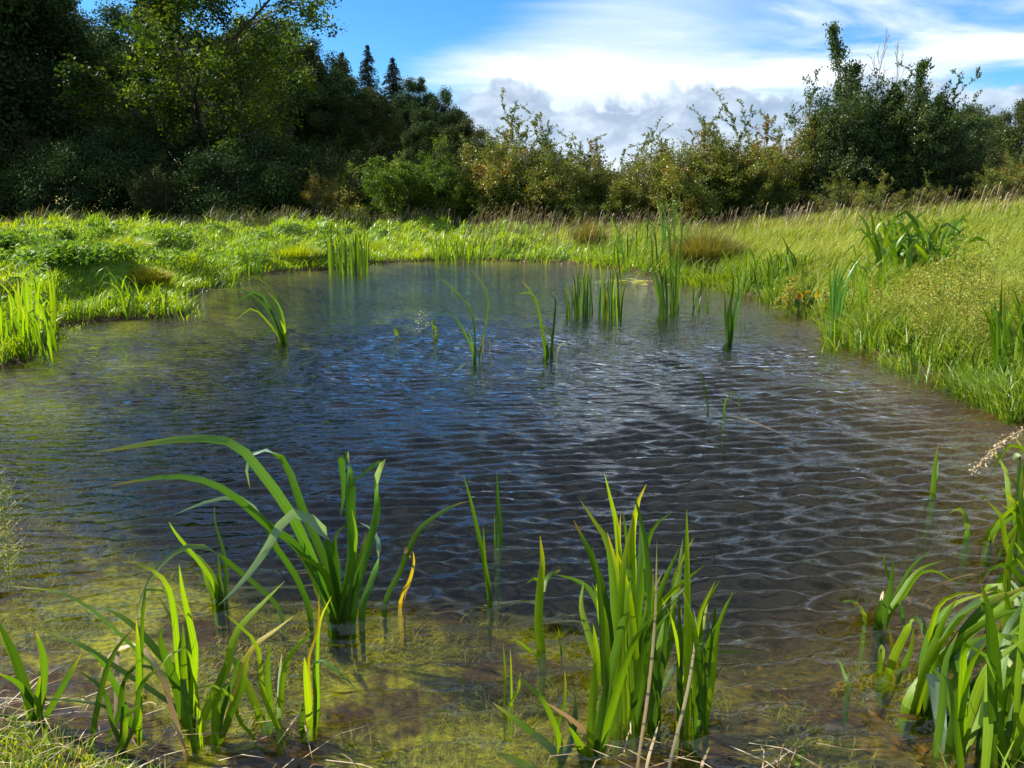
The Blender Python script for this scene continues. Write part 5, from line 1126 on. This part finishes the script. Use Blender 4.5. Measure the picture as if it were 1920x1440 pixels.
for pts in [[(1255, 1440), (1290, 1290), (1305, 1180), (1300, 1140)], [(1195, 1440), (1215, 1300), (1228, 1160), (1232, 1010)], [(1315, 1440), (1322, 1420), (1330, 1400)], [(1212, 1440), (1228, 1380), (1237, 1350)]]: c.leaf(pts, 7, 'dead', n=14, drift=.1, name='stalk')
c = Clump('grass_sprig', 'single bright blade at the bottom edge right of the central clump', 'grass', 1495, 1440, 93, Y=1.8); c.leaf([(1492, 1445), (1503, 1415), (1515, 1388)], 10, 'reed_bright')
c = Clump('dead_leaf', 'pale fallen blade lying on the water at the bottom right', 'dead leaf', 1590, 1410, 94, Y=2.0); c.leaf([(1550, 1410), (1590, 1404), (1622, 1410)], 9, 'reed_pale', root=False)

# --- submerged weed, litter and straw
rng = np.random.default_rng(300); n = 150000
X = rng.uniform(-4.5, 2.6, n); Y = 1.5 + 4.4 * rng.random(n) ** 1.5; d = sdist(X, Y); Z = height(X, Y, d)
pt = fbm(X * 2.2, Y * 2.2, 4, 88); k = (d < -.04) & (Z > -.55) & (pt > 0.50 + 0.10 * sst(X, .4, 1.8)) ; X, Y, Z, pt = X[k], Y[k], Z[k], pt[k]; n = len(X)
hh = np.minimum((0.008 + 0.03 * rng.random(n)) * (0.5 + pt) , np.maximum(-Z - .045, .004))
o = blades(np.stack([X, Y, Z - .005], 1), hh, 0.003 + .004 * rng.random(n), rng.random(n) * 6.28, 0.8 + 2.4 * rng.random(n), np.clip(rng.random(n) * .8 + (pt - .5), 0, 1), 'submerged_weed', M['weed'])
tag(o, 'yellow green weed growing under the shallow near water', 'water weed', None, 'stuff')
n = 800; X = rng.uniform(-1.6, 2.4, n); Y = 1.8 + 2.2 * rng.random(n); d = sdist(X, Y); Z = height(X, Y, d); k = (d < -.02) & (rng.random(n) < .2 + .8 * sst(X, .3, 1.2)); C = np.stack([X, Y, Z + .012], 1)[k]
V, L = leaf_cards(C, .036, rng, up=4, asp=.6); o = obj('sunken_leaves', mesh('sunken_leaves', V, L, np.full(len(L), 4), M['litter'], {'rnd': np.repeat(rng.random(len(C)), 4)}, smooth=False)); tag(o, 'orange brown sunken leaves on the pond floor at the right', 'leaves', None, 'stuff')

def straws(name, label, n, fx, rng, lmin=.05, lmax=.22, w=.0016):
    P = fx(n); a = rng.normal(size=n) * .7; l = rng.uniform(lmin, lmax, n); D = np.stack([np.cos(a), np.sin(a), rng.normal(size=n) * .08], 1) * l[:, None]; W = np.stack([-np.sin(a), np.cos(a), np.zeros(n)], 1) * w
    m = P + D * .5 + rng.normal(size=(n, 3)) * .01 + [0, 0, .01]
    V = np.stack([P - W, P + W, m + W, m - W, P + D], 1).reshape(-1, 3); i = np.arange(n)[:, None] * 5
    o = obj(name, mesh(name, V, np.concatenate([i, i + 1, i + 2, i + 3, i + 3, i + 2, i + 4], 1), np.tile([4, 3], n), M['straw'], {'rnd': np.repeat(rng.random(n), 5)})); tag(o, label, 'straw', None, 'stuff')
def near_left(n):
    X = -1.6 + 1.15 * rng.random(n) ** 1.5; Y = 1.6 + rng.random(n) * .42 - .22 * (X + 1); Z = np.maximum(height(X, Y), 0.0) + .015; return np.stack([X, Y, Z + .03 * rng.random(n)], 1)
def near_mid(n):
    X = rng.uniform(0.1, 1.0, n); Y = rng.uniform(1.5, 1.9, n); Z = np.maximum(height(X, Y), 0.0) + .015; return np.stack([X, Y, Z + .03 * rng.random(n)], 1)
straws('dead_straw', 'pale fallen straw along the lower left shore', 130, near_left, rng)
straws('dead_straw', 'fallen straw at the foot of the central clump', 60, near_mid, rng)

# near bank turf: lower left corner and lower right corner
def turf(name, label, n, x0, x1, y0, y1, hr, w, mat, seed):
    rng = np.random.default_rng(seed); X = rng.uniform(x0, x1, n); Y = rng.uniform(y0, y1, n); d = sdist(X, Y); Z = height(X, Y, d); k = d > .0; X, Y, Z = X[k], Y[k], Z[k]; n = len(X)
    o = blades(np.stack([X, Y, Z], 1), rng.uniform(*hr, n), np.full(n, w), rng.random(n) * 6.28, .4 + .9 * rng.random(n), rng.random(n), name, M[mat]); tag(o, label, 'grass', None, 'stuff')
turf('near_turf', 'fine bright grass in the lower left corner', 12000, -2.6, -0.75, 1.2, 2.4, (.03, .09), .004, 'grass_left', 1)
turf('near_turf', 'grass under the glossy clump in the lower right corner', 9000, .9, 3.4, 1.2, 3.2, (.05, .16), .006, 'grass_left', 2)
